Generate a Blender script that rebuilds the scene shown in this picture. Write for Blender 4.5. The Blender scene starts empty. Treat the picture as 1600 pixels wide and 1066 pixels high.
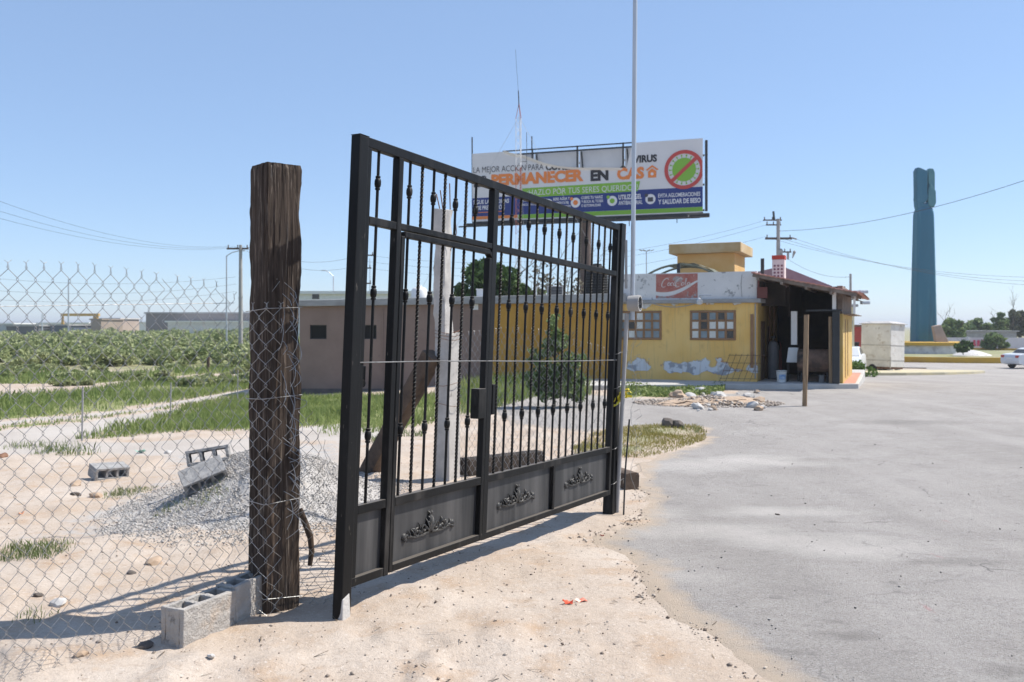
import bpy, bmesh, math, random
import numpy as np
from mathutils import Vector, Matrix

random.seed(7)
RNG = np.random.default_rng(11)
SC = bpy.context.scene
COL = SC.collection

# ------------------------------------------------------------------ camera
F, HZ, EYE = 1400.0, 510.0, 1.6          # focal length and horizon in photo pixels, eye height in metres
cam_d = bpy.data.cameras.new("camera")
cam = bpy.data.objects.new("camera", cam_d)
COL.objects.link(cam)
cam.location = (0, 0, EYE)
cam.rotation_euler = (math.radians(90), 0, 0)
cam_d.sensor_width = 36.0
cam_d.lens = 36.0 * F / 1600.0
cam_d.shift_y = -(533.0 - HZ) / 1600.0
cam_d.clip_start = 0.05
cam_d.clip_end = 6000
cam_d.dof.use_dof = True
cam_d.dof.focus_distance = 5.6
cam_d.dof.aperture_fstop = 4.5
SC.camera = cam

# ------------------------------------------------------------------ light
SUN_EL = math.radians(54)
SUN_AZ = math.atan2(0.235, 1.0)          # from +X towards +Y
sun_vec = Vector((math.cos(SUN_EL) * math.cos(SUN_AZ), math.cos(SUN_EL) * math.sin(SUN_AZ), math.sin(SUN_EL)))
sd = bpy.data.lights.new("sun", 'SUN')
sd.energy = 5.0
sd.angle = math.radians(0.5)
sd.color = (1.0, 0.95, 0.87)
sun = bpy.data.objects.new("sun", sd)
COL.objects.link(sun)
sun.rotation_euler = sun_vec.to_track_quat('Z', 'Y').to_euler()
wd = bpy.data.worlds.new("World")
SC.world = wd
wd.use_nodes = True
nt = wd.node_tree
sky = nt.nodes.new("ShaderNodeTexSky")
sky.sky_type = 'NISHITA'
sky.sun_disc = False
sky.sun_elevation = SUN_EL
sky.sun_rotation = math.pi / 2 - SUN_AZ
sky.altitude = 1100
sky.air_density = 1.0
sky.dust_density = 0.3
sky.ozone_density = 3.5
bg = nt.nodes["Background"]
air = nt.nodes.new("ShaderNodeMix"); air.data_type = 'RGBA'      # pale summer haze of the whole sky
air.inputs[0].default_value = 0.28
air.inputs[7].default_value = (5.0, 7.2, 11.2, 1)
nt.links.new(sky.outputs[0], air.inputs[6])
nt.links.new(air.outputs[2], bg.inputs[0])
bg.inputs[1].default_value = 0.10
SC.view_settings.view_transform = 'Standard'
SC.view_settings.look = 'None'
SC.view_settings.gamma = 1
SC.view_settings.exposure = 0.40

# ------------------------------------------------------------------ noise
def _hash(ix, iy, seed):
    n = (ix.astype(np.int64) * 374761393 + iy.astype(np.int64) * 668265263 + seed * 1442695041) & 0xffffffff
    n = ((n ^ (n >> 13)) * 1274126177) & 0xffffffff
    return ((n ^ (n >> 16)) & 0xffff) / 65535.0

def vnoise(x, y, seed=0):
    x = np.asarray(x, float); y = np.asarray(y, float)
    ix = np.floor(x); iy = np.floor(y)
    fx = x - ix; fy = y - iy
    fx = fx * fx * (3 - 2 * fx); fy = fy * fy * (3 - 2 * fy)
    a = _hash(ix, iy, seed); b = _hash(ix + 1, iy, seed); c = _hash(ix, iy + 1, seed); d = _hash(ix + 1, iy + 1, seed)
    return (a + (b - a) * fx) * (1 - fy) + (c + (d - c) * fx) * fy

def fbm(x, y, oct=4, seed=0):
    s = 0; a = 0.5; t = 0
    for i in range(oct):
        s = s + a * vnoise(np.asarray(x) * 2 ** i, np.asarray(y) * 2 ** i, seed + i * 17); t += a; a *= 0.5
    return s / t - 0.5

def sstep(a, b, x):
    t = np.clip((np.asarray(x, float) - a) / (b - a), 0, 1)
    return t * t * (3 - 2 * t)

# ------------------------------------------------------------------ terrain
def gbase(x, y):
    x = np.asarray(x, float); y = np.asarray(y, float)
    z = -0.14 * sstep(5.0, 8.6, y)
    yy = np.maximum(np.abs(y), 1)
    z = z - 0.034 * np.clip(y - 26, 0, 34) * sstep(0.10, 0.30, x / yy)
    z = z - 0.34 * sstep(13, 24, y) * sstep(0.5, 6.5, -x) * (1 - 0.6 * sstep(30, 60, y))
    return z

PILE = (-2.32, 8.75)
def pile(x, y):
    dx = np.asarray(x) - PILE[0]; dy = np.asarray(y) - PILE[1]
    r = np.sqrt((dx / 1.2) ** 2 + (dy / 1.6) ** 2)
    return 0.46 * (1 - sstep(0.0, 1.0, r)) * (1 + .5 * fbm(np.asarray(x) * 1.8, np.asarray(y) * 1.8, 2, 66)) + 0.08 * (1 - sstep(0.3, 1.45, r))

def gz(x, y):
    return gbase(x, y) + pile(x, y)

def hit(px, py):
    """point of the ground seen at a photo pixel"""
    k = max((py - HZ) / F, 1e-4); s = (px - 800) / F
    Y = EYE / k
    for _ in range(40):
        Y = 0.5 * Y + 0.5 * (EYE - float(gbase(s * Y, Y))) / k
    return Vector((s * Y, Y, float(gbase(s * Y, Y))))

def at(px, py, Y):
    return Vector(((px - 800) / F * Y, Y, EYE - (py - HZ) / F * Y))

def hitpoly(pts):
    return [(p.x, p.y) for p in (hit(*q) for q in pts)]

def poly_sd(x, y, poly):
    """signed distance to a polygon, positive inside"""
    x = np.asarray(x, float); y = np.asarray(y, float)
    P = np.array(poly); Q = np.roll(P, -1, 0)
    d = np.full(x.shape, 1e9); ins = np.zeros(x.shape, bool)
    for (ax, ay), (bx, by) in zip(P, Q):
        ex, ey = bx - ax, by - ay
        t = np.clip(((x - ax) * ex + (y - ay) * ey) / (ex * ex + ey * ey + 1e-12), 0, 1)
        d = np.minimum(d, np.hypot(x - ax - t * ex, y - ay - t * ey))
        c = (ay > y) != (by > y)
        xi = ax + (y - ay) / (by - ay + 1e-12) * ex
        ins ^= c & (x < xi)
    return np.where(ins, d, -d)

# ------------------------------------------------------------------ materials
def mat(name, col, col2=None, scale=6.0, rough=0.8, bump=0.0, bscale=40.0, metal=0.0, stretch=(1, 1, 1), lo=0.38, hi=0.66,
        spots=None, spec=0.5, detail=8.0, attr=None, space='Object', bdist=0.01):
    m = bpy.data.materials.new(name); m.use_nodes = True
    n = m.node_tree.nodes; l = m.node_tree.links
    b = n["Principled BSDF"]
    b.inputs["Roughness"].default_value = rough; b.inputs["Metallic"].default_value = metal
    b.inputs["Specular IOR Level"].default_value = spec
    tc = n.new("ShaderNodeTexCoord"); mp = n.new("ShaderNodeMapping"); mp.inputs["Scale"].default_value = stretch
    if space == 'World':
        g = n.new("ShaderNodeNewGeometry"); l.new(g.outputs["Position"], mp.inputs[0])
    else:
        l.new(tc.outputs["Object"], mp.inputs[0])
    def noise(sc, det=detail, ro=0.6):
        t = n.new("ShaderNodeTexNoise"); t.inputs["Scale"].default_value = sc; t.inputs["Detail"].default_value = det
        t.inputs["Roughness"].default_value = ro; l.new(mp.outputs[0], t.inputs[0]); return t.outputs[0]
    def ramp(f, a, c):
        r = n.new("ShaderNodeMapRange"); r.inputs[1].default_value = a; r.inputs[2].default_value = c; l.new(f, r.inputs[0]); return r.outputs[0]
    def mix(f, a, c):
        x = n.new("ShaderNodeMix"); x.data_type = 'RGBA'
        l.new(f, x.inputs[0])
        for v, s in ((a, x.inputs[6]), (c, x.inputs[7])):
            if isinstance(v, tuple): s.default_value = (*v, 1)
            else: l.new(v, s)
        return x.outputs[2]
    out = col
    if col2: out = mix(ramp(noise(scale), lo, hi), col, col2)
    for sp in (spots or []):
        out = mix(ramp(noise(sp[1]), sp[2], sp[3]), out, sp[0])
    if attr:
        a = n.new("ShaderNodeAttribute"); a.attribute_name = attr
        out = mix(a.outputs["Fac"], out, attr_col.get(name, (0.1, 0.1, 0.1)))
    if isinstance(out, tuple): b.inputs["Base Color"].default_value = (*out, 1)
    else: l.new(out, b.inputs["Base Color"])
    if bump:
        bp = n.new("ShaderNodeBump"); bp.inputs["Strength"].default_value = bump; bp.inputs["Distance"].default_value = bdist
        l.new(noise(bscale, 6), bp.inputs["Height"]); l.new(bp.outputs[0], b.inputs["Normal"])
    return m
attr_col = {}
def dusty_sunlit_top(m, col, amt):
    n = m.node_tree.nodes; l = m.node_tree.links; b = n["Principled BSDF"]
    g = n.new("ShaderNodeNewGeometry"); sx = n.new("ShaderNodeSeparateXYZ"); l.new(g.outputs["True Normal"], sx.inputs[0])
    r = n.new("ShaderNodeMapRange"); r.inputs[1].default_value = .55; r.inputs[2].default_value = .95; r.inputs[4].default_value = amt; l.new(sx.outputs[2], r.inputs[0])
    x = n.new("ShaderNodeMix"); x.data_type = 'RGBA'; src = b.inputs["Base Color"].links[0].from_socket
    l.new(r.outputs[0], x.inputs[0]); l.new(src, x.inputs[6]); x.inputs[7].default_value = (*col, 1); l.new(x.outputs[2], b.inputs["Base Color"])
    return m

def leafmat(name, c1, c2, trans=0.25):
    m = bpy.data.materials.new(name); m.use_nodes = True
    n = m.node_tree.nodes; l = m.node_tree.links
    b = n["Principled BSDF"]; b.inputs["Roughness"].default_value = 0.65; b.inputs["Specular IOR Level"].default_value = 0.25
    a = n.new("ShaderNodeAttribute"); a.attribute_name = "tint"
    x = n.new("ShaderNodeMix"); x.data_type = 'RGBA'
    x.inputs[6].default_value = (*c1, 1); x.inputs[7].default_value = (*c2, 1)
    l.new(a.outputs["Fac"], x.inputs[0]); l.new(x.outputs[2], b.inputs["Base Color"])
    t = n.new("ShaderNodeBsdfTranslucent"); l.new(x.outputs[2], t.inputs[0])
    s = n.new("ShaderNodeMixShader"); s.inputs[0].default_value = trans
    l.new(b.outputs[0], s.inputs[1]); l.new(t.outputs[0], s.inputs[2])
    l.new(s.outputs[0], n["Material Output"].inputs[0])
    return m

# ------------------------------------------------------------------ mesh building
class MB:
    def __init__(s): s.v = []; s.f = []; s.mi = []; s.cur = 0
    def add(s, vs, fs):
        o = len(s.v); s.v.extend([tuple(p) for p in vs])
        for f in fs: s.f.append(tuple(i + o for i in f)); s.mi.append(s.cur)
    def box(s, c, d, R=None):
        c = Vector(c); vs = []
        for z in (-1, 1):
            for x, y in ((-1, -1), (1, -1), (1, 1), (-1, 1)):
                p = Vector((x * d[0] / 2, y * d[1] / 2, z * d[2] / 2))
                if R is not None: p = R @ p
                vs.append(c + p)
        s.add(vs, [(3, 2, 1, 0), (4, 5, 6, 7), (0, 1, 5, 4), (1, 2, 6, 5), (2, 3, 7, 6), (3, 0, 4, 7)])
    def span(s, a, b):
        s.box([(a[i] + b[i]) / 2 for i in range(3)], [abs(b[i] - a[i]) for i in range(3)])
    def hexa(s, bot, top):
        n = len(bot); s.add(list(bot) + list(top), [tuple(range(n - 1, -1, -1)), tuple(range(n, 2 * n))] + [(i, (i + 1) % n, n + (i + 1) % n, n + i) for i in range(n)])
    def prism(s, poly, z0, z1):
        s.hexa([(x, y, z0) for x, y in poly], [(x, y, z1) for x, y in poly])
    def tube(s, pts, r, n=6, cap=True, flat=1.0, ph=0.0):
        pts = [Vector(p) for p in pts]; m = len(pts)
        rs = r if isinstance(r, (list, tuple)) else [r] * m
        up = None; vs = []
        for i, p in enumerate(pts):
            t = (pts[min(i + 1, m - 1)] - pts[max(i - 1, 0)])
            t = t.normalized() if t.length > 1e-9 else Vector((0, 0, 1))
            if up is None:
                up = Vector((0, 0, 1)) if abs(t.z) < 0.9 else Vector((1, 0, 0))
            a = (up - t * up.dot(t))
            a = a.normalized() if a.length > 1e-6 else t.orthogonal().normalized()
            b = t.cross(a); up = a
            for k in range(n):
                q = 2 * math.pi * k / n + ph
                vs.append(p + (a * math.cos(q) + b * math.sin(q) * flat) * rs[i])
        fs = [(i * n + k, i * n + (k + 1) % n, (i + 1) * n + (k + 1) % n, (i + 1) * n + k) for i in range(m - 1) for k in range(n)]
        if cap: fs += [tuple(range(n - 1, -1, -1)), tuple(range((m - 1) * n, m * n))]
        s.add(vs, fs)
    def lathe(s, c, prof, n=16, R=None):
        vs = []; m = len(prof)
        for z, r in prof:
            for k in range(n):
                p = Vector((r * math.cos(2 * math.pi * k / n), r * math.sin(2 * math.pi * k / n), z))
                vs.append(Vector(c) + (R @ p if R is not None else p))
        fs = [(i * n + k, i * n + (k + 1) % n, (i + 1) * n + (k + 1) % n, (i + 1) * n + k) for i in range(m - 1) for k in range(n)]
        fs += [tuple(range(n - 1, -1, -1)), tuple(range((m - 1) * n, m * n))]
        s.add(vs, fs)
    def map(s, fn):
        s.v = [tuple(fn(Vector(p))) for p in s.v]; return s
    def build(s, name, m, parent=None, smooth=None, bevel=0, local=False, origin=None):
        me = bpy.data.meshes.new(name)
        vs = s.v
        if parent is not None and not local:
            vs = [tuple(Vector(p) - Vector(ROOT[parent.name])) for p in vs]
        elif parent is None and origin is not None:
            vs = [tuple(Vector(p) - Vector(origin)) for p in vs]
        me.from_pydata(vs, [], s.f)
        for x in (m if isinstance(m, (list, tuple)) else [m]): me.materials.append(x)
        if isinstance(m, (list, tuple)): me.polygons.foreach_set("material_index", s.mi)
        me.update()
        o = bpy.data.objects.new(name, me); COL.objects.link(o)
        if parent is not None: o.parent = parent; ROOT[o.name] = ROOT[parent.name]
        elif origin is not None: o.location = origin; ROOT[o.name] = tuple(origin)
        else: ROOT[o.name] = (0, 0, 0)
        if smooth is not None:
            me.shade_smooth(); me.set_sharp_from_angle(angle=math.radians(smooth))
        if bevel:
            b = o.modifiers.new("edge", 'BEVEL'); b.width = bevel; b.segments = 2; b.limit_method = 'ANGLE'; b.angle_limit = math.radians(40)
        return o
ROOT = {}

def npmesh(name, V, Fc, m, tint=None, parent=None, smooth=False):
    """V (n,3), Fc (k,c) faces, one tint per vertex"""
    me = bpy.data.meshes.new(name)
    V = np.asarray(V, np.float32); Fc = np.asarray(Fc, np.int32)
    if parent is not None: V = V - np.array(ROOT[parent.name], np.float32)
    me.vertices.add(len(V)); me.vertices.foreach_set("co", V.ravel())
    k, c = Fc.shape
    me.loops.add(k * c); me.loops.foreach_set("vertex_index", Fc.ravel())
    me.polygons.add(k); me.polygons.foreach_set("loop_start", np.arange(0, k * c, c, dtype=np.int32))
    me.polygons.foreach_set("loop_total", np.full(k, c, np.int32))
    if smooth: me.polygons.foreach_set("use_smooth", np.ones(k, bool))
    me.materials.append(m)
    if tint is not None:
        a = me.attributes.new("tint", 'FLOAT', 'POINT'); a.data.foreach_set("value", np.asarray(tint, np.float32))
    me.update(); me.validate()
    o = bpy.data.objects.new(name, me); COL.objects.link(o)
    if parent is not None: o.parent = parent; ROOT[o.name] = ROOT[parent.name]
    else: ROOT[o.name] = (0, 0, 0)
    return o

def tag(o, label=None, cat=None, group=None, kind=None):
    if label: o["label"] = label
    if cat: o["category"] = cat
    if group: o["group"] = group
    if kind: o["kind"] = kind
    return o

def thing(name, label, cat, loc, group=None, rot=None):
    o = bpy.data.objects.new(name, None); COL.objects.link(o)
    o.location = loc; o.empty_display_size = 0.2
    if rot is not None: o.rotation_euler = rot
    ROOT[o.name] = tuple(loc)
    return tag(o, label, cat, group)

def dup(root, loc, rot=None, label=None, group=None):
    r = root.copy(); COL.objects.link(r); r.location = loc
    if rot is not None: r.rotation_euler = rot
    if label: r["label"] = label
    if group: r["group"] = group
    for ch in list(root.children):
        c = ch.copy(); COL.objects.link(c); c.parent = r
        for g in list(ch.children):
            d = g.copy(); COL.objects.link(d); d.parent = c
    return r

def rotz(a): return Matrix.Rotation(a, 3, 'Z')
def euler(x, y, z): return (Matrix.Rotation(z, 3, 'Z') @ Matrix.Rotation(y, 3, 'Y') @ Matrix.Rotation(x, 3, 'X'))

# ------------------------------------------------------------------ palette
ASPH_PATCH = (0.30, 0.285, 0.27)
M = {}
M['black'] = mat('black_paint', (0.004, 0.004, 0.0042), (0.010, 0.0096, 0.0095), 3.0, 0.5, 0.12, 60, stretch=(1, 1, 0.25), spots=[((0.045, 0.041, 0.038), 5, 0.55, 0.75), ((0.085, 0.075, 0.066), 38, 0.66, 0.71)], spec=0.2)
M['panel'] = mat('black_sheet_paint', (0.026, 0.026, 0.027), (0.078, 0.075, 0.074), 8.0, 0.55, 0.05, 30, stretch=(1, 1, 0.08), lo=0.38, hi=0.66, spec=0.4, spots=[((0.09, 0.085, 0.08), 40, 0.68, 0.8)])
dusty_sunlit_top(M['black'], (0.16, 0.14, 0.12), .7)  # pale upward faces: settled dust and painted sunlight on the rail tops
M['scroll'] = mat('cast_scroll', (0.022, 0.022, 0.022), (0.075, 0.07, 0.065), 30, 0.5, spec=0.35)
M['cement'] = mat('cement', (0.40, 0.38, 0.355), (0.52, 0.495, 0.465), 5, 0.95, 0.5, 50, spots=[((0.17, 0.16, 0.15), 9, 0.60, 0.75)])
M['block'] = mat('block_cement', (0.25, 0.245, 0.24), (0.34, 0.33, 0.32), 12, 0.95, 0.7, 130, bdist=0.006)
M['block2'] = mat('weathered_block', (0.36, 0.335, 0.31), (0.47, 0.44, 0.405), 9, 0.95, 1.0, 90, bdist=0.012, spots=[((0.40, 0.31, 0.235), 5, .54, .70), ((0.17, 0.155, 0.14), 14, .60, .72)])
M['wood'] = mat('creosote_timber', (0.032, 0.023, 0.018), (0.076, 0.056, 0.044), 5.0, 0.85, 0.9, 8, stretch=(10, 10, 0.55), spots=[((0.22, 0.18, 0.145), 8, 0.57, 0.68), ((0.018, 0.012, 0.010), 6, 0.58, 0.66), ((0.15, 0.105, 0.075), 2.2, 0.6, 0.74)], bdist=0.012, spec=0.25)
M['wood_dark'] = mat('opening_dark_brown', (0.022, 0.016, 0.012), (0.05, 0.036, 0.027), 4, 0.9, 0.5, 30)
M['wood_plain'] = mat('brown_timber', (0.065, 0.043, 0.03), (0.13, 0.088, 0.06), 4.0, 0.85, 0.4, 30, stretch=(1, 1, 1), spots=[((0.03, 0.022, 0.016), 3, 0.55, 0.7)])
M['stake'] = mat('raw_stake', (0.22, 0.145, 0.085), (0.34, 0.235, 0.14), 5, 0.9, 0.3, 30, stretch=(6, 6, 0.6), spots=[((0.12, 0.075, 0.045), 9, 0.58, 0.7)])
M['galv'] = mat('galvanised_wire', (0.27, 0.27, 0.27), (0.46, 0.455, 0.45), 40, 0.5, metal=0.8)
M['galvpipe'] = mat('galvanised_pipe', (0.42, 0.45, 0.48), (0.55, 0.57, 0.60), 8, 0.45, metal=0.55, stretch=(1, 1, 0.1))
M['rust'] = mat('rusty_iron', (0.12, 0.055, 0.03), (0.24, 0.13, 0.08), 9, 0.85, 0.3, 60)
M['taupe'] = mat('taupe_render', (0.235, 0.165, 0.135), (0.275, 0.195, 0.16), 1.5, 0.95, 0.2, 50, spots=[((0.20, 0.145, 0.12), 5, 0.6, 0.75)])
M['mustard'] = mat('mustard_render', (0.47, 0.24, 0.04), (0.53, 0.295, 0.065), 1.2, 0.95, 0.2, 50, spots=[((0.36, 0.22, 0.06), 3, 0.62, 0.75)])
M['slab'] = mat('grey_roof_slab', (0.27, 0.265, 0.26), (0.38, 0.375, 0.37), 2, 0.95, 0.3, 40, stretch=(1, 1, 3))
M['dark'] = mat('dark_void', (0.012, 0.011, 0.010), rough=0.9)
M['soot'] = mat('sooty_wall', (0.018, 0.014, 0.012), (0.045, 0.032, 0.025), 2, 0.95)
M['white'] = mat('white_paint', (0.66, 0.66, 0.65), (0.74, 0.74, 0.73), 3, 0.7)
M['offwhite'] = mat('weathered_white', (0.55, 0.53, 0.51), (0.66, 0.64, 0.62), 2.0, 0.75, 0.1, 20, spots=[((0.40, 0.34, 0.29), 2.6, 0.56, 0.72), ((0.28, 0.22, 0.18), 7, 0.62, 0.72)])
M['glass'] = mat('grimy_glass', (0.16, 0.21, 0.24), (0.25, 0.30, 0.33), 3, 0.15)
M['paleglass'] = mat('curtained_glass', (0.60, 0.60, 0.56), (0.70, 0.70, 0.66), 8, 0.3)
M['darkglass'] = mat('dark_glass', (0.03, 0.03, 0.03), (0.06, 0.06, 0.06), 8, 0.2)
M['frame_brown'] = mat('brown_lattice', (0.26, 0.145, 0.075), (0.32, 0.19, 0.10), 5, 0.9)
M['blue'] = mat('blue_monument_paint', (0.020, 0.130, 0.205), (0.034, 0.160, 0.240), 0.5, 0.7, stretch=(1, 1, 0.12), spots=[((0.06, 0.19, 0.25), 1.1, 0.56, 0.72), ((0.018, 0.075, 0.12), 0.8, 0.55, 0.75)])
M['teal'] = mat('greenish_blue_paint', (0.055, 0.18, 0.22), (0.10, 0.25, 0.27), 0.7, 0.6)
M['yellow'] = mat('kerb_yellow', (0.55, 0.33, 0.03), (0.46, 0.28, 0.05), 0.8, 0.8)
M['concrete_pale'] = mat('pale_concrete', (0.42, 0.405, 0.38), (0.52, 0.50, 0.47), 1.5, 0.95, 0.2, 30, spots=[((0.30, 0.28, 0.25), 2.5, 0.6, 0.8)])
M['tile'] = mat('terracotta_tile', (0.42, 0.20, 0.14), (0.50, 0.27, 0.20), 3, 0.8)
M['steel'] = mat('black_steel', (0.018, 0.020, 0.022), (0.035, 0.037, 0.04), 2, 0.6)
M['asphalt'] = None
M['pole_conc'] = mat('pole_concrete', (0.30, 0.29, 0.28), (0.38, 0.37, 0.36), 2, 0.9)
M['cable'] = mat('cable_sheath', (0.03, 0.03, 0.03), rough=0.6)
M['bark'] = mat('bark', (0.085, 0.065, 0.05), (0.14, 0.11, 0.085), 8, 0.95, 0.5, 30)
M['red'] = mat('red_paint', (0.42, 0.055, 0.035), (0.36, 0.05, 0.035), 3, 0.7)
M['orange_plastic'] = mat('orange_plastic', (0.80, 0.14, 0.06), (0.70, 0.10, 0.05), 10, 0.4)
M['yellow_tape'] = mat('yellow_tape', (0.80, 0.66, 0.04), (0.70, 0.56, 0.05), 20, 0.45)
M['carpaint'] = mat('white_car_paint', (0.62, 0.64, 0.66), rough=0.25)
M['rubber'] = mat('rubber', (0.015, 0.015, 0.015), rough=0.85)
M['purple_roof'] = mat('faded_purple_sheet', (0.30, 0.17, 0.20), (0.36, 0.22, 0.25), 3, 0.7)
M['roof_red'] = mat('red_sheet', (0.48, 0.20, 0.15), (0.58, 0.32, 0.26), 2, 0.7)
M['brownsteel'] = mat('brown_steel_column', (0.085, 0.060, 0.05), (0.12, 0.085, 0.07), 2, 0.7)

# ------------------------------------------------------------------ ground, road, tracks
ROAD_PX = [(1260, 1150), (1195, 1075), (1150, 1040), (1112, 1005), (1082, 985), (1050, 958), (1020, 930), (1003, 905), (1004, 885), (975, 868),
           (925, 850), (935, 836), (975, 822), (1004, 806), (1000, 790), (996, 760), (1000, 725), (1040, 706), (1088, 690),
           (1094, 668), (1040, 664), (985, 667), (930, 676), (860, 672), (800, 664), (775, 650), (778, 632), (830, 618), (910, 616), (1000, 623), (1060, 622), (1130, 618), (1160, 610)]
ROAD_POLY = hitpoly(ROAD_PX) + [(9.0, 25.2), (9.8, 25.2), (10.6, 30.0), (12.6, 36), (14.5, 40.0), (20, 46), (28, 60), (24, 68), (20, 72), (10, 74), (-5, 84), (-5, 96),
            (14, 110), (40, 116), (75, 112), (120, 100), (140, 20), (60, -30), (4, -30), (1.6, 0)]
TRACK_A = hitpoly([(-150, 680), (0, 658), (130, 647), (240, 634), (384, 609), (470, 600), (470, 604), (384, 613), (240, 640), (130, 654), (0, 665), (-150, 690)])
TRACK_B = hitpoly([(-200, 700), (0, 673), (130, 659), (240, 643), (384, 622), (420, 617), (420, 620), (330, 632), (250, 652), (180, 672), (140, 690), (250, 690), (384, 684),
                   (480, 666), (540, 662), (600, 668), (600, 684), (540, 688), (470, 690), (384, 708), (250, 712), (100, 706), (0, 712), (-200, 730)])
GRASSP = {
    'a': hitpoly([(-200, 640), (0, 619), (120, 612), (240, 596), (384, 588), (470, 590), (470, 600), (384, 608), (240, 632), (120, 648), (0, 657), (-200, 676)]),
    'b': hitpoly([(-100, 684), (0, 666), (130, 655), (384, 613), (384, 619), (240, 640), (60, 668), (0, 671), (-100, 692)]),
    'c': hitpoly([(130, 687), (240, 660), (300, 636), (384, 620), (470, 618), (700, 618), (700, 645), (660, 664), (600, 672), (530, 682), (505, 680), (520, 668), (470, 666), (384, 672), (300, 672), (200, 680)]),
    'd': hitpoly([(725, 600), (915, 600), (915, 618), (830, 620), (780, 634), (740, 650), (700, 640)]),
    'e': hitpoly([(985, 668), (1040, 665), (1092, 668), (1086, 688), (1040, 703), (1000, 712), (985, 716), (900, 712), (940, 680)]),
    'f': hitpoly([(-300, 604), (0, 584), (160, 586), (300, 578), (384, 572), (384, 582), (240, 590), (150, 600), (0, 600), (-300, 620)]),
}
WEEDP = hitpoly([(960, 606), (1130, 603), (1122, 616), (1060, 620), (985, 622), (955, 622)])

def asphalt_sd(x, y):
    return poly_sd(x, y, ROAD_POLY) + (0.12 * fbm(x * 1.1, y * 1.1, 2, 5) + 0.20 * fbm(x * 4.5, y * 4.5, 4, 15)) * np.clip(y / 6, 0.6, 2)

def polar(rings, angs):
    R, A = np.meshgrid(rings, angs, indexing='ij')
    return (R * np.sin(A)).ravel(), (R * np.cos(A)).ravel(), len(rings), len(angs)

rings = [0.25]
while rings[-1] < 4500: rings.append(rings[-1] * (1.014 if 2.5 < rings[-1] < 40 else 1.05))
angs = np.concatenate([np.linspace(-math.pi, -0.95, 60, endpoint=False), np.linspace(-0.95, 0.95, 420), np.linspace(0.95, math.pi, 60)[1:]])
gx, gy, NR, NA = polar(np.array(rings), angs)
grid_f = np.array([(i * NA + j, i * NA + j + 1, (i + 1) * NA + j + 1, (i + 1) * NA + j) for i in range(NR - 1) for j in range(NA - 1)])[:, ::-1]

asd = asphalt_sd(gx, gy)
near = 1 - sstep(18, 40, np.hypot(gx, gy))
outside = 1 - sstep(-0.55, 0.10, asd)
pl = pile(gx, gy)
ta = poly_sd(gx, gy, TRACK_A); tb = poly_sd(gx, gy, TRACK_B)
track = np.maximum(sstep(-0.25, 0.35, ta + 0.5 * fbm(gx * .8, gy * .8, 3, 3)), sstep(-0.25, 0.4, tb + 0.5 * fbm(gx * .8, gy * .8, 3, 3)))
grass = np.zeros_like(gx)
for k, P in GRASSP.items():
    grass = np.maximum(grass, sstep(-0.2, 0.5, poly_sd(gx, gy, P) + 0.8 * fbm(gx * .9, gy * .9, 3, 9)) * (0.55 if k == 'e' else 0.95))
grass = np.maximum(grass, sstep(-0.2, 0.2, poly_sd(gx, gy, WEEDP)) * 0.8)
far = sstep(30, 48, gy) * sstep(-0.02, 0.03, -gx / np.maximum(gy, 1) - 0.02)
grass = np.maximum(grass, far * (0.75 + 0.5 * fbm(gx * .08, gy * .08, 3, 21)))
grass = np.maximum(grass, sstep(70, 85, gy) * 0.6)
grass = grass * (1 - track)
gravel = sstep(0.015, 0.10, pl + 0.10 * fbm(gx * 1.2, gy * 1.2, 4, 31))
gp = poly_sd(gx, gy, hitpoly([(60, 835), (150, 790), (230, 770), (270, 715), (384, 690), (540, 690), (600, 740), (560, 790), (384, 835), (200, 845), (100, 850)]))
gravel = np.maximum(gravel, 0.62 * sstep(-0.4, 0.6, gp + 1.4 * fbm(gx * .9, gy * .9, 4, 8)))
rough_s = (fbm(gx * 1.6, gy * 1.6, 5, 1) * 0.07 + fbm(gx * 9, gy * 9, 3, 2) * 0.022)
lump = np.maximum(0, fbm(gx * 2.6, gy * 2.6, 3, 77) - 0.12) * 0.18
gzv = gbase(gx, gy) + pl + (rough_s + lump) * near * outside * (1 - 0.6 * track) + gravel * near * fbm(gx * 14, gy * 14, 2, 6) * 0.03
gzv = gzv + near * outside * 0.010 * sstep(-0.55, -0.12, asd) * (1 - sstep(-0.10, 0.02, asd))
gzv = gzv + near * 0.016 * np.maximum(0, fbm(gx * 12, gy * 12, 3, 88)) * sstep(-.3, 0, asd) * (1 - sstep(.1, .3, asd)) - 0.06 * sstep(0.08, 0.40, asd)
V = np.stack([gx, gy, gzv], 1)

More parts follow.
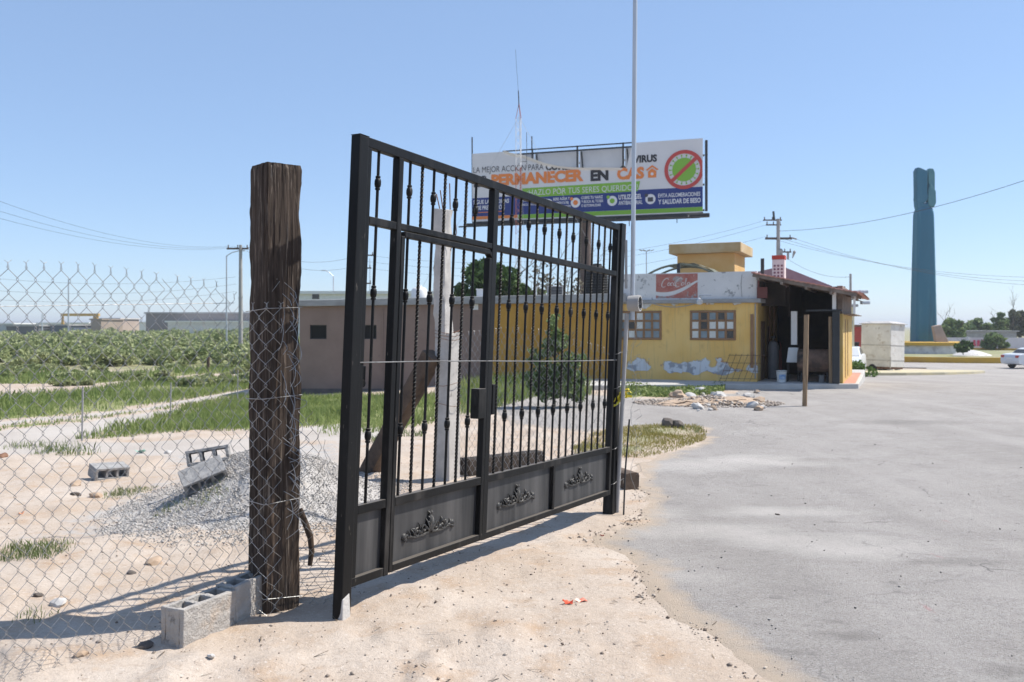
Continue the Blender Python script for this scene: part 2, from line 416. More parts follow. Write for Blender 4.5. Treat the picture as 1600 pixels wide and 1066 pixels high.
def ground_mat():
    m = bpy.data.materials.new('sandy_ground'); m.use_nodes = True
    n = m.node_tree.nodes; l = m.node_tree.links; b = n["Principled BSDF"]
    b.inputs["Roughness"].default_value = 0.97; b.inputs["Specular IOR Level"].default_value = 0.15
    g = n.new("ShaderNodeNewGeometry"); P = g.outputs["Position"]
    def noise(s, d=6, r=0.6):
        t = n.new("ShaderNodeTexNoise"); t.inputs["Scale"].default_value = s; t.inputs["Detail"].default_value = d; t.inputs["Roughness"].default_value = r
        l.new(P, t.inputs[0]); return t.outputs[0]
    def rng(f, a, c, lo=0, hi=1):
        r = n.new("ShaderNodeMapRange"); r.inputs[1].default_value = a; r.inputs[2].default_value = c; r.inputs[3].default_value = lo; r.inputs[4].default_value = hi
        l.new(f, r.inputs[0]); return r.outputs[0]
    def mix(f, a, c):
        x = n.new("ShaderNodeMix"); x.data_type = 'RGBA'; l.new(f, x.inputs[0])
        for v, s in ((a, x.inputs[6]), (c, x.inputs[7])):
            if isinstance(v, tuple): s.default_value = (*v, 1)
            else: l.new(v, s)
        return x.outputs[2]
    def math_(op, a, c):
        x = n.new("ShaderNodeMath"); x.operation = op
        for v, s in ((a, x.inputs[0]), (c, x.inputs[1])):
            if isinstance(v, (int, float)): s.default_value = v
            else: l.new(v, s)
        return x.outputs[0]
    def vor(s, what="Color"):
        t = n.new("ShaderNodeTexVoronoi"); t.inputs["Scale"].default_value = s; l.new(P, t.inputs[0]); return t.outputs[what]
    def att(k):
        a = n.new("ShaderNodeAttribute"); a.attribute_name = k; return a.outputs["Fac"]
    sand = mix(rng(noise(0.9), 0.38, 0.64), (0.430, 0.347, 0.276), (0.505, 0.432, 0.365))
    sand = mix(rng(noise(3.3), 0.52, 0.72), sand, (0.41, 0.295, 0.205))
    sand = mix(rng(noise(22, 6, .7), 0.53, 0.68, 0, 0.6), sand, (0.335, 0.265, 0.21))
    sand = mix(rng(noise(85, 3, .7), 0.58, 0.70, 0, 0.75), sand, (0.23, 0.19, 0.165))
    sand = mix(rng(noise(50, 3, .7), 0.58, 0.72, 0, 0.7), sand, (0.64, 0.58, 0.52))
    grav = mix(vor(75), (0.30, 0.285, 0.27), (0.50, 0.475, 0.45))
    grav = mix(rng(noise(2.5), 0.5, 0.75, 0, 0.5), grav, (0.42, 0.36, 0.30))
    trk = mix(rng(noise(0.7), 0.35, 0.65), (0.40, 0.355, 0.315), (0.47, 0.43, 0.39))
    soil = mix(rng(noise(0.5), 0.35, 0.65), (0.14, 0.175, 0.055), (0.25, 0.255, 0.115))
    gm = rng(math_('ADD', att('gravel'), math_('MULTIPLY', math_('SUBTRACT', noise(7, 5), 0.5), 1.1)), 0.3, 0.62)
    c = mix(gm, sand, grav)
    tm = rng(math_('ADD', att('track'), math_('MULTIPLY', math_('SUBTRACT', noise(2, 5), 0.5), 0.6)), 0.35, 0.65)
    c = mix(tm, c, trk)
    sm = rng(math_('ADD', att('grass'), math_('MULTIPLY', math_('SUBTRACT', noise(1.6, 6), 0.5), 0.9)), 0.35, 0.75)
    c = mix(sm, c, soil)
    c = mix(math_('MULTIPLY', sm, rng(noise(9, 6, .75), .52, .66, 0, .7)), c, (0.34, 0.29, 0.19))
    l.new(c, b.inputs["Base Color"])
    bp = n.new("ShaderNodeBump"); bp.inputs["Strength"].default_value = 0.55; bp.inputs["Distance"].default_value = 0.025
    l.new(math_('ADD', noise(22, 6, 0.7), math_('MULTIPLY', noise(110, 3), 0.35)), bp.inputs["Height"]); l.new(bp.outputs[0], b.inputs["Normal"])
    return m
ground = npmesh('ground', V, grid_f, ground_mat(), smooth=True)
for k, a in (('grass', grass), ('gravel', gravel), ('track', track)):
    at_ = ground.data.attributes.new(k, 'FLOAT', 'POINT'); at_.data.foreach_set("value", a.astype(np.float32))
tag(ground, kind='structure')

def gheight(x, y):
    """top of the ground or road, with its unevenness"""
    x = np.asarray(x, float); y = np.asarray(y, float)
    a = asphalt_sd(x, y); o = 1 - sstep(-0.55, 0.10, a); ne = 1 - sstep(18, 40, np.hypot(x, y))
    z = gbase(x, y) + pile(x, y) + (fbm(x * 1.6, y * 1.6, 5, 1) * 0.07 + fbm(x * 9, y * 9, 3, 2) * 0.022 + np.maximum(0, fbm(x * 2.6, y * 2.6, 3, 77) - 0.12) * 0.18) * ne * o
    return z
def G(x, y): return float(gheight(np.array([x]), np.array([y]))[0])

def asphalt_mat():
    m = bpy.data.materials.new('worn_asphalt'); m.use_nodes = True
    n = m.node_tree.nodes; l = m.node_tree.links; b = n["Principled BSDF"]
    b.inputs["Roughness"].default_value = 0.95; b.inputs["Specular IOR Level"].default_value = 0.1
    g = n.new("ShaderNodeNewGeometry"); P = g.outputs["Position"]
    def noise(s, d=6, r=0.6, st=None):
        t = n.new("ShaderNodeTexNoise"); t.inputs["Scale"].default_value = s; t.inputs["Detail"].default_value = d; t.inputs["Roughness"].default_value = r
        if st:
            mp = n.new("ShaderNodeMapping"); mp.inputs["Scale"].default_value = st; l.new(P, mp.inputs[0]); l.new(mp.outputs[0], t.inputs[0])
        else: l.new(P, t.inputs[0])
        return t.outputs[0]
    def rng(f, a, c, lo=0, hi=1):
        r = n.new("ShaderNodeMapRange"); r.inputs[1].default_value = a; r.inputs[2].default_value = c; r.inputs[3].default_value = lo; r.inputs[4].default_value = hi
        l.new(f, r.inputs[0]); return r.outputs[0]
    def mix(f, a, c):
        x = n.new("ShaderNodeMix"); x.data_type = 'RGBA'; l.new(f, x.inputs[0])
        for v, s in ((a, x.inputs[6]), (c, x.inputs[7])):
            if isinstance(v, tuple): s.default_value = (*v, 1)
            else: l.new(v, s)
        return x.outputs[2]
    def math_(op, a, c):
        x = n.new("ShaderNodeMath"); x.operation = op
        for v, s in ((a, x.inputs[0]), (c, x.inputs[1])):
            if isinstance(v, (int, float)): s.default_value = v
            else: l.new(v, s)
        return x.outputs[0]
    def att(k):
        a = n.new("ShaderNodeAttribute"); a.attribute_name = k; return a.outputs["Fac"]
    c = mix(rng(noise(0.45), 0.36, 0.64), (0.355, 0.328, 0.303), (0.425, 0.394, 0.367))
    c = mix(rng(noise(1.7, 8, .7), 0.50, 0.70, 0, 0.7), c, (0.29, 0.268, 0.25))
    c = mix(rng(noise(95, 3, .7), 0.50, 0.66, 0, 0.7), c, (0.165, 0.152, 0.142))
    c = mix(rng(noise(65, 3, .7), 0.54, 0.70, 0, 0.8), c, (0.50, 0.48, 0.465))
    c = mix(rng(noise(11, 6, .75), 0.54, 0.70, 0, 0.5), c, (0.215, 0.204, 0.198))
    c = mix(rng(noise(6, 6, .75), 0.56, 0.72, 0, 0.6), c, (0.45, 0.425, 0.405))
    # tyre tracks, hair cracks, stains
    tk = n.new("ShaderNodeMapping"); tk.inputs["Rotation"].default_value = (0, 0, math.radians(27)); tk.inputs["Scale"].default_value = (1.5, .07, 1); l.new(P, tk.inputs[0])
    tn = n.new("ShaderNodeTexNoise"); tn.inputs["Scale"].default_value = 1.0; tn.inputs["Detail"].default_value = 5; l.new(tk.outputs[0], tn.inputs[0])
    c = mix(rng(tn.outputs[0], .50, .68, 0, .25), c, (0.27, 0.25, 0.235)); c = mix(rng(tn.outputs[0], .46, .34, 0, .35), c, (0.45, 0.42, 0.395))
    wn = n.new("ShaderNodeTexNoise"); wn.inputs["Scale"].default_value = 1.6; wn.inputs["Detail"].default_value = 6; l.new(P, wn.inputs[0])
    wa = n.new("ShaderNodeVectorMath"); wa.operation = 'MULTIPLY_ADD'; l.new(wn.outputs["Color"], wa.inputs[0]); wa.inputs[1].default_value = (.9, .9, 0); l.new(P, wa.inputs[2])
    vo = n.new("ShaderNodeTexVoronoi"); vo.feature = 'DISTANCE_TO_EDGE'; vo.inputs["Scale"].default_value = .42; l.new(wa.outputs[0], vo.inputs[0])
    ck = math_('MULTIPLY', rng(vo.outputs["Distance"], .006, .001, 0, .8), rng(noise(.8, 4), .52, .62)); c = mix(ck, c, (0.15, 0.142, 0.138))
    st = rng(math_('ADD', att('stain'), math_('MULTIPLY', math_('SUBTRACT', noise(9, 5), 0.5), 0.9)), 0.4, 0.9, 0, 0.38); c = mix(st, c, (0.14, 0.13, 0.12))
    # blown dust and the pale worn patch
    dm = rng(math_('ADD', att('dust'), math_('MULTIPLY', math_('SUBTRACT', noise(1.1, 7, 0.65), 0.5), 1.3)), 0.35, 0.95, 0, 0.75)
    c = mix(dm, c, (0.54, 0.505, 0.47))
    em = rng(math_('ADD', att('edge'), math_('MULTIPLY', math_('SUBTRACT', noise(5, 6, 0.7), 0.5), 1.0)), 0.45, 0.95, 0, 0.95)
    c = mix(em, c, (0.50, 0.405, 0.315))
    pm = rng(math_('ADD', att('paint'), math_('MULTIPLY', math_('SUBTRACT', noise(30, 4), 0.5), 1.2)), 0.6, 1.0, 0, 0.4)
    c = mix(pm, c, (0.45, 0.16, 0.16))
    l.new(c, b.inputs["Base Color"])
    bp = n.new("ShaderNodeBump"); bp.inputs["Strength"].default_value = 0.8; bp.inputs["Distance"].default_value = 0.02
    l.new(math_('ADD', noise(150, 3, 0.7), math_('MULTIPLY', noise(9, 4), 0.9)), bp.inputs["Height"]); l.new(bp.outputs[0], b.inputs["Normal"])
    return m
# the road sheet: its rim dips under the sand, so the border is where sand lies over asphalt
keep = asd > -0.35
fk = keep[grid_f].all(1) & (np.hypot(gx, gy)[grid_f].max(1) < 170)
idx = np.unique(grid_f[fk]); remap = -np.ones(len(gx), int); remap[idx] = np.arange(len(idx))
rx, ry, rs_ = gx[idx], gy[idx], asd[idx]
rz = gbase(rx, ry) + 0.004 + 0.012 * fbm(rx * .7, ry * .7, 3, 50) * near[idx] - 0.05 * (1 - sstep(-0.30, 0.06, rs_))
road = npmesh('road', np.stack([rx, ry, rz], 1), remap[grid_f[fk]], None or asphalt_mat(), smooth=True)
def blob(cx, cy, sx, sy, a=0.0):
    c, s = math.cos(a), math.sin(a); dx, dy = rx - cx, ry - cy
    return np.exp(-(((dx * c + dy * s) / sx) ** 2 + ((-dx * s + dy * c) / sy) ** 2))
dust = np.zeros_like(rx)
for px, py, sx, sy in ((1110, 832, 1.2, .6), (1010, 800, .8, .5), (1230, 845, 1.1, .7), (1330, 860, .7, .5), (1060, 900, .5, .3), (1200, 800, 1.2, .4), (1180, 720, 1.5, .7), (1040, 728, 1.6, .8), (1400, 990, .6, .25)):
    p = hit(px, py); dust = np.maximum(dust, blob(p.x, p.y, sx, sy) * (0.8 if py < 990 else 0.3))
edge = (1 - sstep(0.0, 0.48, rs_)) * (1 - sstep(14, 22, ry))
paint = np.zeros_like(rx)
for px, py in ((1449, 952), (1465, 870), (1478, 815)):
    p = hit(px, py); paint = np.maximum(paint, blob(p.x, p.y, 0.035, 0.16))
stain = np.zeros_like(rx)
for px, py, sx, sy in ((1370, 944, .16, .04), (1145, 963, .09, .05), (1302, 973, .12, .05), (1410, 1021, .12, .05), (1500, 880, .5, .2), (1575, 1050, .25, .12), (1320, 995, .3, .1), (1290, 720, .9, .35), (1420, 660, 2.0, .6), (1180, 760, .25, .1), (1098, 758, .12, .05), (1180, 681, .3, .1), (1240, 1020, .2, .08)):
    p = hit(px, py); stain = np.maximum(stain, blob(p.x, p.y, sx, sy) * .9)
for k, a in (('dust', dust), ('edge', edge), ('paint', paint), ('stain', stain)):
    at_ = road.data.attributes.new(k, 'FLOAT', 'POINT'); at_.data.foreach_set("value", a.astype(np.float32))
tag(road, kind='structure')

# ------------------------------------------------------------------ the gate (local axes: x along the gate, z up, -y faces the road)
GA = Vector(((548 - 800) / 284, F / 284, 0)); GB = Vector(((968 - 800) / 166, F / 166, 0))
g_yaw = math.atan2(GB.y - GA.y, GB.x - GA.x); g_tilt = math.radians(1.69)
GO = Vector((GA.x, GA.y, 0.163))
g_rot = (Matrix.Rotation(g_yaw, 3, 'Z') @ Matrix.Rotation(g_tilt, 3, 'Y'))
def gshear(p): return Vector((p.x + (0.033 + 0.0085 * p.x) * (p.z - 1.2), p.y, p.z))
gate = thing('entrance_gate', 'black wrought iron gate with twisted bars and a small door, between two black posts', 'gate', GO, rot=g_rot.to_euler())
BV = 0.004
def gpart(mb, name, m, parent=gate, **k): return mb.map(gshear).build(name, m, parent, local=True, **k)
fr = MB()
fr.span((0.040, 0.0, 0.045), (0.080, 0.045, 2.455))                # left stile
fr.span((0.040, -0.002, 2.455), (3.845, 0.047, 2.512))             # top rail
fr.span((0.040, 0.0, -0.002), (0.340, 0.047, 0.045))
fr.span((1.475, 0.0, 0.0), (3.845, 0.047, 0.045))                  # bottom rail
fr.span((0.340, -0.003, -0.004), (0.385, 0.048, 2.455))
fr.span((1.475, -0.003, 0.045), (1.540, 0.048, 2.455))
fr.span((3.800, 0.0, 0.045), (3.845, 0.045, 2.455))
fr.span((0.080, 0.0, 2.020), (0.340, 0.045, 2.066)); fr.span((0.385, 0.0, 2.028), (1.475, 0.045, 2.066)); fr.span((1.540, 0.0, 2.020), (3.800, 0.045, 2.066))
fr.span((0.080, 0.0, 0.390), (0.340, 0.045, 0.440)); fr.span((1.540, 0.0, 0.390), (3.800, 0.045, 0.440))
fr.span((2.605, 0.002, 0.045), (2.645, 0.043, 0.390))
gpart(fr, 'frame', M['black'], bevel=BV)
def panel(x0, x1, z0, z1, parent):
    p = MB(); p.span((x0, 0.032, z0), (x1, 0.036, z1)); return gpart(p, 'panel', M['panel'], parent)
def weld(mb): return mb
def scroll(cx, cz, parent):
    s = MB(); y0 = 0.030
    def leaf(x, z, a, L, W):
        R = Matrix.Rotation(a, 3, 'Y')
        pts = []; rr = []
        for i in range(7):
            t = i / 6; pts.append(Vector((cx + x, y0, cz + z)) + R @ Vector((0, -0.012 * math.sin(math.pi * t), L * t))); rr.append(max(0.0015, W * math.sin(math.pi * (0.12 + 0.86 * t)) ** 0.8))
        s.tube(pts, rr, 6, flat=0.55)
    for a, L, W in ((0, .135, .017), (.42, .10, .014), (-.42, .10, .014), (.85, .075, .012), (-.85, .075, .012)): leaf(0, 0.0, a, L, W)
    for k in range(3): leaf(0, 0.045 + 0.03 * k, 0.6, .035, .008); leaf(0, 0.045 + 0.03 * k, -0.6, .035, .008)
    for sg in (-1, 1):
        def spiral(px, pz, r0, turns, st, dirn, rad):
            pts = [(cx + sg * (px + (r0 * (1 - .8 * t)) * math.cos(st + dirn * t * turns * 2 * math.pi)), y0 - 0.010, cz + pz + (r0 * (1 - .8 * t)) * math.sin(st + dirn * t * turns * 2 * math.pi)) for t in [i / 22 for i in range(23)]]
            s.tube(pts, rad, 5)
        spiral(.070, .030, .034, 1.3, -1.6, 1, .0062)
        spiral(.145, .018, .030, 1.3, 1.8, -1, .0058)
        s.tube([(cx + sg * x, y0 - .008, cz + z) for x, z in ((.02, .0), (.07, -.006), (.12, -.008), (.17, -.006), (.21, .004), (.25, .006))], [.009, .008, .007, .007, .006, .005], 6)
        for x, z, a, L in ((.09, .0, .9, .06), (.12, .03, .2, .05), (.175, .0, .5, .055), (.20, .0, 1.2, .06), (.225, .004, .3, .045), (.16, .035, 1.2, .04), (.25, .0, 1.9, .045)): leaf(sg * x, z, sg * a, L, .010)
        s.lathe((cx + sg * .275, y0 + .002, cz + .012), [(0, .024), (.008, .022), (.014, .012), (.016, .004)], 10, Matrix.Rotation(math.radians(90), 3, 'X'))
    gpart(s, 'scroll_ornament', M['scroll'], parent, smooth=50)
panel(0.080, 0.340, 0.045, 0.390, gate)
pb = panel(1.540, 2.605, 0.045, 0.390, gate); scroll(2.03, 0.185, pb)
pc = panel(2.645, 3.800, 0.045, 0.390, gate); scroll(3.18, 0.19, pc)
def bar(u, z0, z1, twist, collars, parent):
    b = MB(); yc = 0.022
    if twist:
        N = int((z1 - z0) / 0.009); h = 0.0078
        pts = []; vs = []; q0 = random.uniform(0, 1.5)
        for i in range(N + 1):
            z = z0 + (z1 - z0) * i / N; q = q0 + (z - z0) * 62
            for k in range(4):
                a = q + math.pi / 4 + k * math.pi / 2
                vs.append((u + h * 1.41 * math.cos(a), yc + h * 1.41 * math.sin(a), z))
        b.add(vs, [(i * 4 + k, i * 4 + (k + 1) % 4, i * 4 + 4 + (k + 1) % 4, i * 4 + 4 + k) for i in range(N) for k in range(4)])
    else:
        b.tube([(u, yc, z0), (u, yc, z1)], 0.0088, 10, ph=0.3)
        for zc in collars:
            prof = [(-.042, .0088), (-.040, .0145), (-.030, .0150), (-.027, .0115), (-.022, .0165), (-.008, .0195), (.008, .0195), (.022, .0165), (.027, .0115), (.030, .0150), (.040, .0145), (.042, .0088)]
            b.lathe((u, yc, zc), prof, 12)
    return gpart(b, 'bar', M['black'], parent, smooth=35 if not twist else None)
bar(0.170, .440, 2.020, False, (.82, 1.635), gate); bar(0.170, 2.066, 2.455, False, (2.272,), gate)
door = MB()
door.span((0.388, -0.006, 0.006), (0.424, 0.040, 1.990)); door.span((1.432, -0.006, 0.006), (1.470, 0.040, 1.960))
door.span((0.424, -0.006, 0.006), (1.432, 0.040, 0.048)); door.span((0.424, -0.005, 0.388), (1.432, 0.039, 0.440))
door.span((0.424, -0.006, 1.986), (1.438, 0.040, 2.020))
door.hexa([(1.438, -.006, 1.986), (1.470, -.006, 1.960), (1.470, .040, 1.960), (1.438, .040, 1.986)], [(1.438, -.006, 2.020), (1.466, -.006, 1.996), (1.466, .040, 1.996), (1.438, .040, 2.020)])
do = gpart(door, 'door', M['black'], bevel=BV)
pd = panel(0.424, 1.432, 0.048, 0.388, do); scroll(0.852, 0.165, pd)
lk = MB(); lk.span((1.330, -0.022, 0.845), (1.430, 0.045, 1.050)); lk.span((1.560, 0.0, 0.86), (1.600, 0.07, 1.075))
gpart(lk, 'lock_box', M['black'], do, bevel=0.006)
dbars = (0.484, 0.615, 0.745, 0.876, 1.007, 1.136, 1.262)
for k, u in enumerate(dbars):
    bar(u, .440, 1.986, k % 2 == 1, (.83, 1.637), do); bar(u, 2.066, 2.455, k % 2 == 1, (2.272,), gate)
for k in range(16):
    u = 1.646 + 0.1352 * k
    bar(u, .440, 2.020, k % 2 == 0, (.84, 1.643), gate); bar(u, 2.066, 2.455, k % 2 == 0, (2.274,), gate)
w_ = MB(); w_.tube([(u, -0.004 + 0.001 * math.sin(u * 9), 1.236 + 0.004 * math.sin(u * 1.7)) for u in np.linspace(0.02, 3.86, 40)], 0.0038, 6)
gpart(w_, 'tie_rod', mat('dull_wire', (0.13, 0.13, 0.13), (0.2, 0.2, 0.2), 30, .6), gate, smooth=60)
lt = MB(); lt.span((0.060, 0.05, 1.13), (0.165, 0.10, 1.215)); lt.lathe((0.135, 0.060, 1.115), [(-.02, .006), (-.02, .022), (.02, .022), (.02, .006)], 12, Matrix.Rotation(math.radians(90), 3, 'X'))
gpart(lt, 'hinge_plate', M['black'], gate, bevel=0.003)

def gpost(name, label, x0, x1, y0, y1, z0, z1, lean, base=None):
    def sh(p): return Vector((p.x + lean * (p.z - 1.2), p.y, p.z))
    t = thing(name, label, 'post', GO, rot=g_rot.to_euler(), group=None)
    mb = MB(); mb.span((x0, y0, z0), (x1, y1, z1 - .004)); mb.map(sh).build('tube', M['black'], t, local=True, bevel=0.006)
    c = MB(); c.span((x0 - .002, y0 - .002, z1 - .004), (x1 + .002, y1 + .002, z1)); c.map(sh).build('cap', M['black'], t, local=True, bevel=0.002)
    return t, sh
tl, shl = gpost('gate_post', 'black square steel post left of the gate, chipped down to bare concrete at its foot', -0.048, 0.034, -0.012, 0.052, -0.26, 2.512, 0.033)
cf = MB(); R_ = [random.uniform(-.006, .006) for _ in range(16)]
cf.hexa([(-.055, -.030, -.27), (.022, -.034, -.27), (.034, .06, -.27), (-.048, .06, -.27)], [(-.046, -.017, -.045), (.012, -.016, -.02), (.030, .05, -.05), (-.046, .05, -.06)])
cf.map(shl).build('concrete_footing', M['cement'], tl, local=True, bevel=0.006)
tr, shr = gpost('gate_post', 'black square steel post right of the gate, tied with wires and rusty at its top', 3.868, 3.965, -0.012, 0.085, -0.30, 2.530, 0.064)
for a_, b_ in (((3.967, -0.010, 2.34), (3.975, 0.08, 2.532)), ((3.967, 0.0, 1.78), (3.974, 0.07, 1.90))):
    rp = MB(); rp.span(a_, b_); rp.map(shr).build('rust_patch', M['rust'], tr, local=True)
for zz in (1.30, .98, .42, .10):
    tw = MB(); pts = []
    for i in range(17):
        q = 2 * math.pi * i / 16
        pts.append((3.918 + .060 * max(-1, min(1, 1.4 * math.cos(q))), .037 + .058 * max(-1, min(1, 1.4 * math.sin(q))), zz + .012 * math.sin(q * 1.5)))
    tw.tube(pts, .0022, 5); tw.tube([(3.975, -.022, zz), (4.03, -.05, zz + .03), (4.05, -.04, zz - .02)], .002, 5)
    tw.map(shr).build('tie_wire', M['galv'], tr, local=True)

def gworld(u, y, v): return GO + g_rot @ gshear(Vector((u, y, v)))
# yellow tape on the right post
tp = MB(); base = GO + g_rot @ shr(Vector((3.955, -0.035, 0.93)))
rnd = random.Random(2)
for k in range(9):
    L = rnd.uniform(.10, .19); d1 = Vector((-.75 + rnd.uniform(-.15, .3), -.25, -.75 + rnd.uniform(-.2, .25))) if k < 6 else Vector((.5, -.2, .35 * (k - 7)))
    tp.tube([base + d1 * L * (i / 7) + Vector((.018 * math.sin(i * 1.1 + k), -.02 - .02 * math.sin(i * .9 + k * 2), .018 * math.cos(i * 1.0 + k))) for i in range(8)], .012, 5, flat=.16, ph=k)
tp.lathe(base + Vector((.01, -.02, 0)), [(-.03, .008), (-.01, .022), (.01, .022), (.03, .008)], 8)
tag(tp.build('tape_ribbon', M['yellow_tape'], origin=base, smooth=60), 'yellow plastic tape knotted round the right gate post', 'ribbon')

# electricity service mast and meter behind the right post
mb_ = Vector((1.115, 8.33, 0)); mb_.z = G(mb_.x, mb_.y) - .1
sm = thing('service_mast', 'tall galvanised pipe with a round electricity meter, behind the right gate post', 'pole', mb_)
pp = MB(); pp.tube([(mb_.x + .004, mb_.y, 1.66), (mb_.x + .012, mb_.y, 2.4), (mb_.x + .035, mb_.y, 5.2), (mb_.x + .045, mb_.y, 6.9)], .021, 14); pp.build('pipe', M['galvpipe'], sm, smooth=40)
cdt = MB(); cdt.tube([(mb_.x - .055, mb_.y - .01, 1.95), (mb_.x - .055, mb_.y - .01, 2.40)], .012, 8); cdt.build('conduit', M['pole_conc'], sm, smooth=40)
lc = MB(); lc.tube([(mb_.x - .145, mb_.y + .01, mb_.z), (mb_.x - .045, mb_.y + .01, 1.72)], .020, 10); lc.build('lower_pipe', M['pole_conc'], sm, smooth=40)
mt = MB(); mc = Vector((mb_.x + .005, mb_.y - .03, 1.812)); Rm = rotz(math.radians(66)) @ Matrix.Rotation(math.radians(90), 3, 'X')
mt.lathe(mc, [(-.04, .070), (.04, .076), (.07, .076), (.07, .062), (.045, .060)], 24, Rm)
mtr = mt.build('meter_socket', M['pole_conc'], sm, smooth=40)
ml = MB(); 
for dx, dz in ((-.03, .03), (.03, .03), (-.03, -.03), (.03, -.03)):
    ml.box(mc + Rm @ Vector((dx, dz, .065)), (.014, .03, .02), Rm)
ml.tube([mc + Rm @ Vector((-.03, .03, .07)), mc + Rm @ Vector((0, 0, .08)), mc + Rm @ Vector((.035, -.035, .07))], .006, 6)
ml.build('terminal', M['steel'], mtr)
rd = MB(); rb = Vector((1.02, 8.22, G(1.02, 8.22) - .1)); rd.tube([rb, rb + Vector((.02, .01, .5)), rb + Vector((.06, .02, .98))], .008, 6)
tag(rd.build('iron_rod', M['steel'], origin=rb, smooth=50), 'thin dark rod standing upright behind the right gate post', 'rod')

# ------------------------------------------------------------------ railway-tie post
def tie_post():
    c = Vector((-1.352, 5.09, -0.15)); hw = 0.108; Nn = 112; H_ = 2.66; NZ = 260
    vs = []
    t = np.arange(Nn) / Nn * 4
    zz = np.linspace(0, H_, NZ)
    T, Z = np.meshgrid(t, zz)
    fcd = np.floor(T).astype(int); fr_ = (T - fcd) * 2 - 1
    cx = np.choose(fcd, [fr_, np.ones_like(fr_), -fr_, -np.ones_like(fr_)]); cy = np.choose(fcd, [-np.ones_like(fr_), fr_, np.ones_like(fr_), -fr_])
    rr = np.maximum(1, np.hypot(cx, cy)); rnd = 1 - 0.035 * np.clip((np.hypot(cx, cy) - 1.2) / .21, 0, 1) ** 1.5
    streak = fbm(T * 14, Z * 0.9, 4, 3); fine = fbm(T * 42, Z * 2.2, 3, 4); pit = fbm(T * 9, Z * 9, 4, 5); rip = np.sin(Z * 60 + 6 * fbm(T * 4, Z * 4, 2, 9)) * .5
    face_r = np.exp(-((T - 1.6) / 0.55) ** 2)                        # the weathered face towards the road
    d = 0.003 * streak + 0.014 * fine + 0.013 * pit * (0.25 + 1.2 * face_r) + 0.0015 * rip * face_r
    chips = np.maximum(0, fbm(T * 5, Z * 2.4, 3, 12) - 0.16) * 0.03
    corner = np.clip((np.hypot(cx, cy) - 1.05) / .3, 0, 1)
    d = d - chips * (0.25 + corner) - 0.022 * corner * np.maximum(0, fbm(T * 3, Z * 5, 3, 14) + .1)
    sc_ = hw * rnd + d
    top = sstep(H_ - .03, H_, Z) * .006
    X = cx * (sc_ - top); Y = cy * (sc_ - top)
    Zt = Z + np.where(Z > H_ - .02, 0.008 * fbm(T * 3, Z * 0, 3, 30), 0)
    a = math.radians(44)
    wx = X * math.cos(a) - Y * math.sin(a); wy = X * math.sin(a) + Y * math.cos(a)
    V = np.stack([wx.ravel() + c.x + 0.004 * Z.ravel(), wy.ravel() + c.y, Zt.ravel() + c.z], 1)
    fs = [(i * Nn + k, i * Nn + (k + 1) % Nn, (i + 1) * Nn + (k + 1) % Nn, (i + 1) * Nn + k) for i in range(NZ - 1) for k in range(Nn)]
    b = MB(); b.add(V.tolist(), fs)
    o = len(b.v); top_ring = [(NZ - 1) * Nn + k for k in range(Nn)]
    b.v.append((c.x + .01, c.y, c.z + H_ - .012)); b.f += [(top_ring[k], top_ring[(k + 1) % Nn], o) for k in range(Nn)]; b.mi += [0] * Nn
    org = (c.x, c.y, c.z)
    p = b.build('timber_post', M['wood'], origin=org, smooth=50)
    tag(p, 'thick dark railway timber standing upright as a post, the chain-link fence nailed to it', 'post')
tie_post()

# ------------------------------------------------------------------ chain-link fences
def chainlink(path, z0f, z1f, w, h, r, wob=0.01, tips=True, seed=1, dmg=None):
    """interlocking zigzag wires along a polyline; z from z0f(s) to z1f(s)"""
    rnd = random.Random(seed)
    P = [Vector((p[0], p[1])) for p in path]; Ls = [0]
    for a, b in zip(P, P[1:]): Ls.append(Ls[-1] + (b - a).length)
    def pos(s):
        s = min(max(s, 0), Ls[-1] - 1e-5); i = max(k for k in range(len(Ls)) if Ls[k] <= s); i = min(i, len(P) - 2)
        t = (s - Ls[i]) / (Ls[i + 1] - Ls[i]); d = (P[i + 1] - P[i]).normalized(); n = Vector((d.y, -d.x))
        return P[i] + (P[i + 1] - P[i]) * t, n
    m = MB(); n_w = int(Ls[-1] / (w / 2)) - 1
    def pt(s, z, off):
        s2 = s + wob * 1.2 * (2 * vnoise(s * 2.2, z * 2.2, seed) - 1)
        p, n = pos(s2); dz = wob * (2 * vnoise(s * 2.5 + 9, z * 2.5, seed) - 1)
        o = off + wob * 2.2 * (2 * vnoise(s * 1.7, z * 1.9, seed + 3) - 1)
        return Vector((p.x + n.x * o, p.y + n.y * o, z + dz))
    for i in range(n_w):
        pts = []; zt = z1f(i * w / 2); zb = z0f(i * w / 2); J = int((zt - zb) / (h / 2))
        for j in range(J + 1):
            k = (i + j) % 2; s = (i + k) * w / 2; z = zt - (J - j) * h / 2
            e = w * 0.055 if k else -w * 0.055
            sg = -1 if k else 1
            pts.append(pt(s + e, z - h * .03, sg * r * 1.1)); pts.append(pt(s + e, z + h * .03, -sg * r * 1.1))
        if dmg and dmg(i * w / 2): continue
        m.tube(pts, r, 4, cap=False)
        k = (i + J) % 2
        if tips and k:
            s = (i + 1) * w / 2; z = zt
            for sg in (-1, 1):
                m.tube([pt(s, z, 0), pt(s + .002 * sg, z + .010, sg * r), pt(s - .002 * sg, z + .019, -sg * r), pt(s + .013 * sg + rnd.uniform(-.005, .005), z + .033 + rnd.uniform(-.006, .006), 0)], r * .95, 4)
    return m, pos
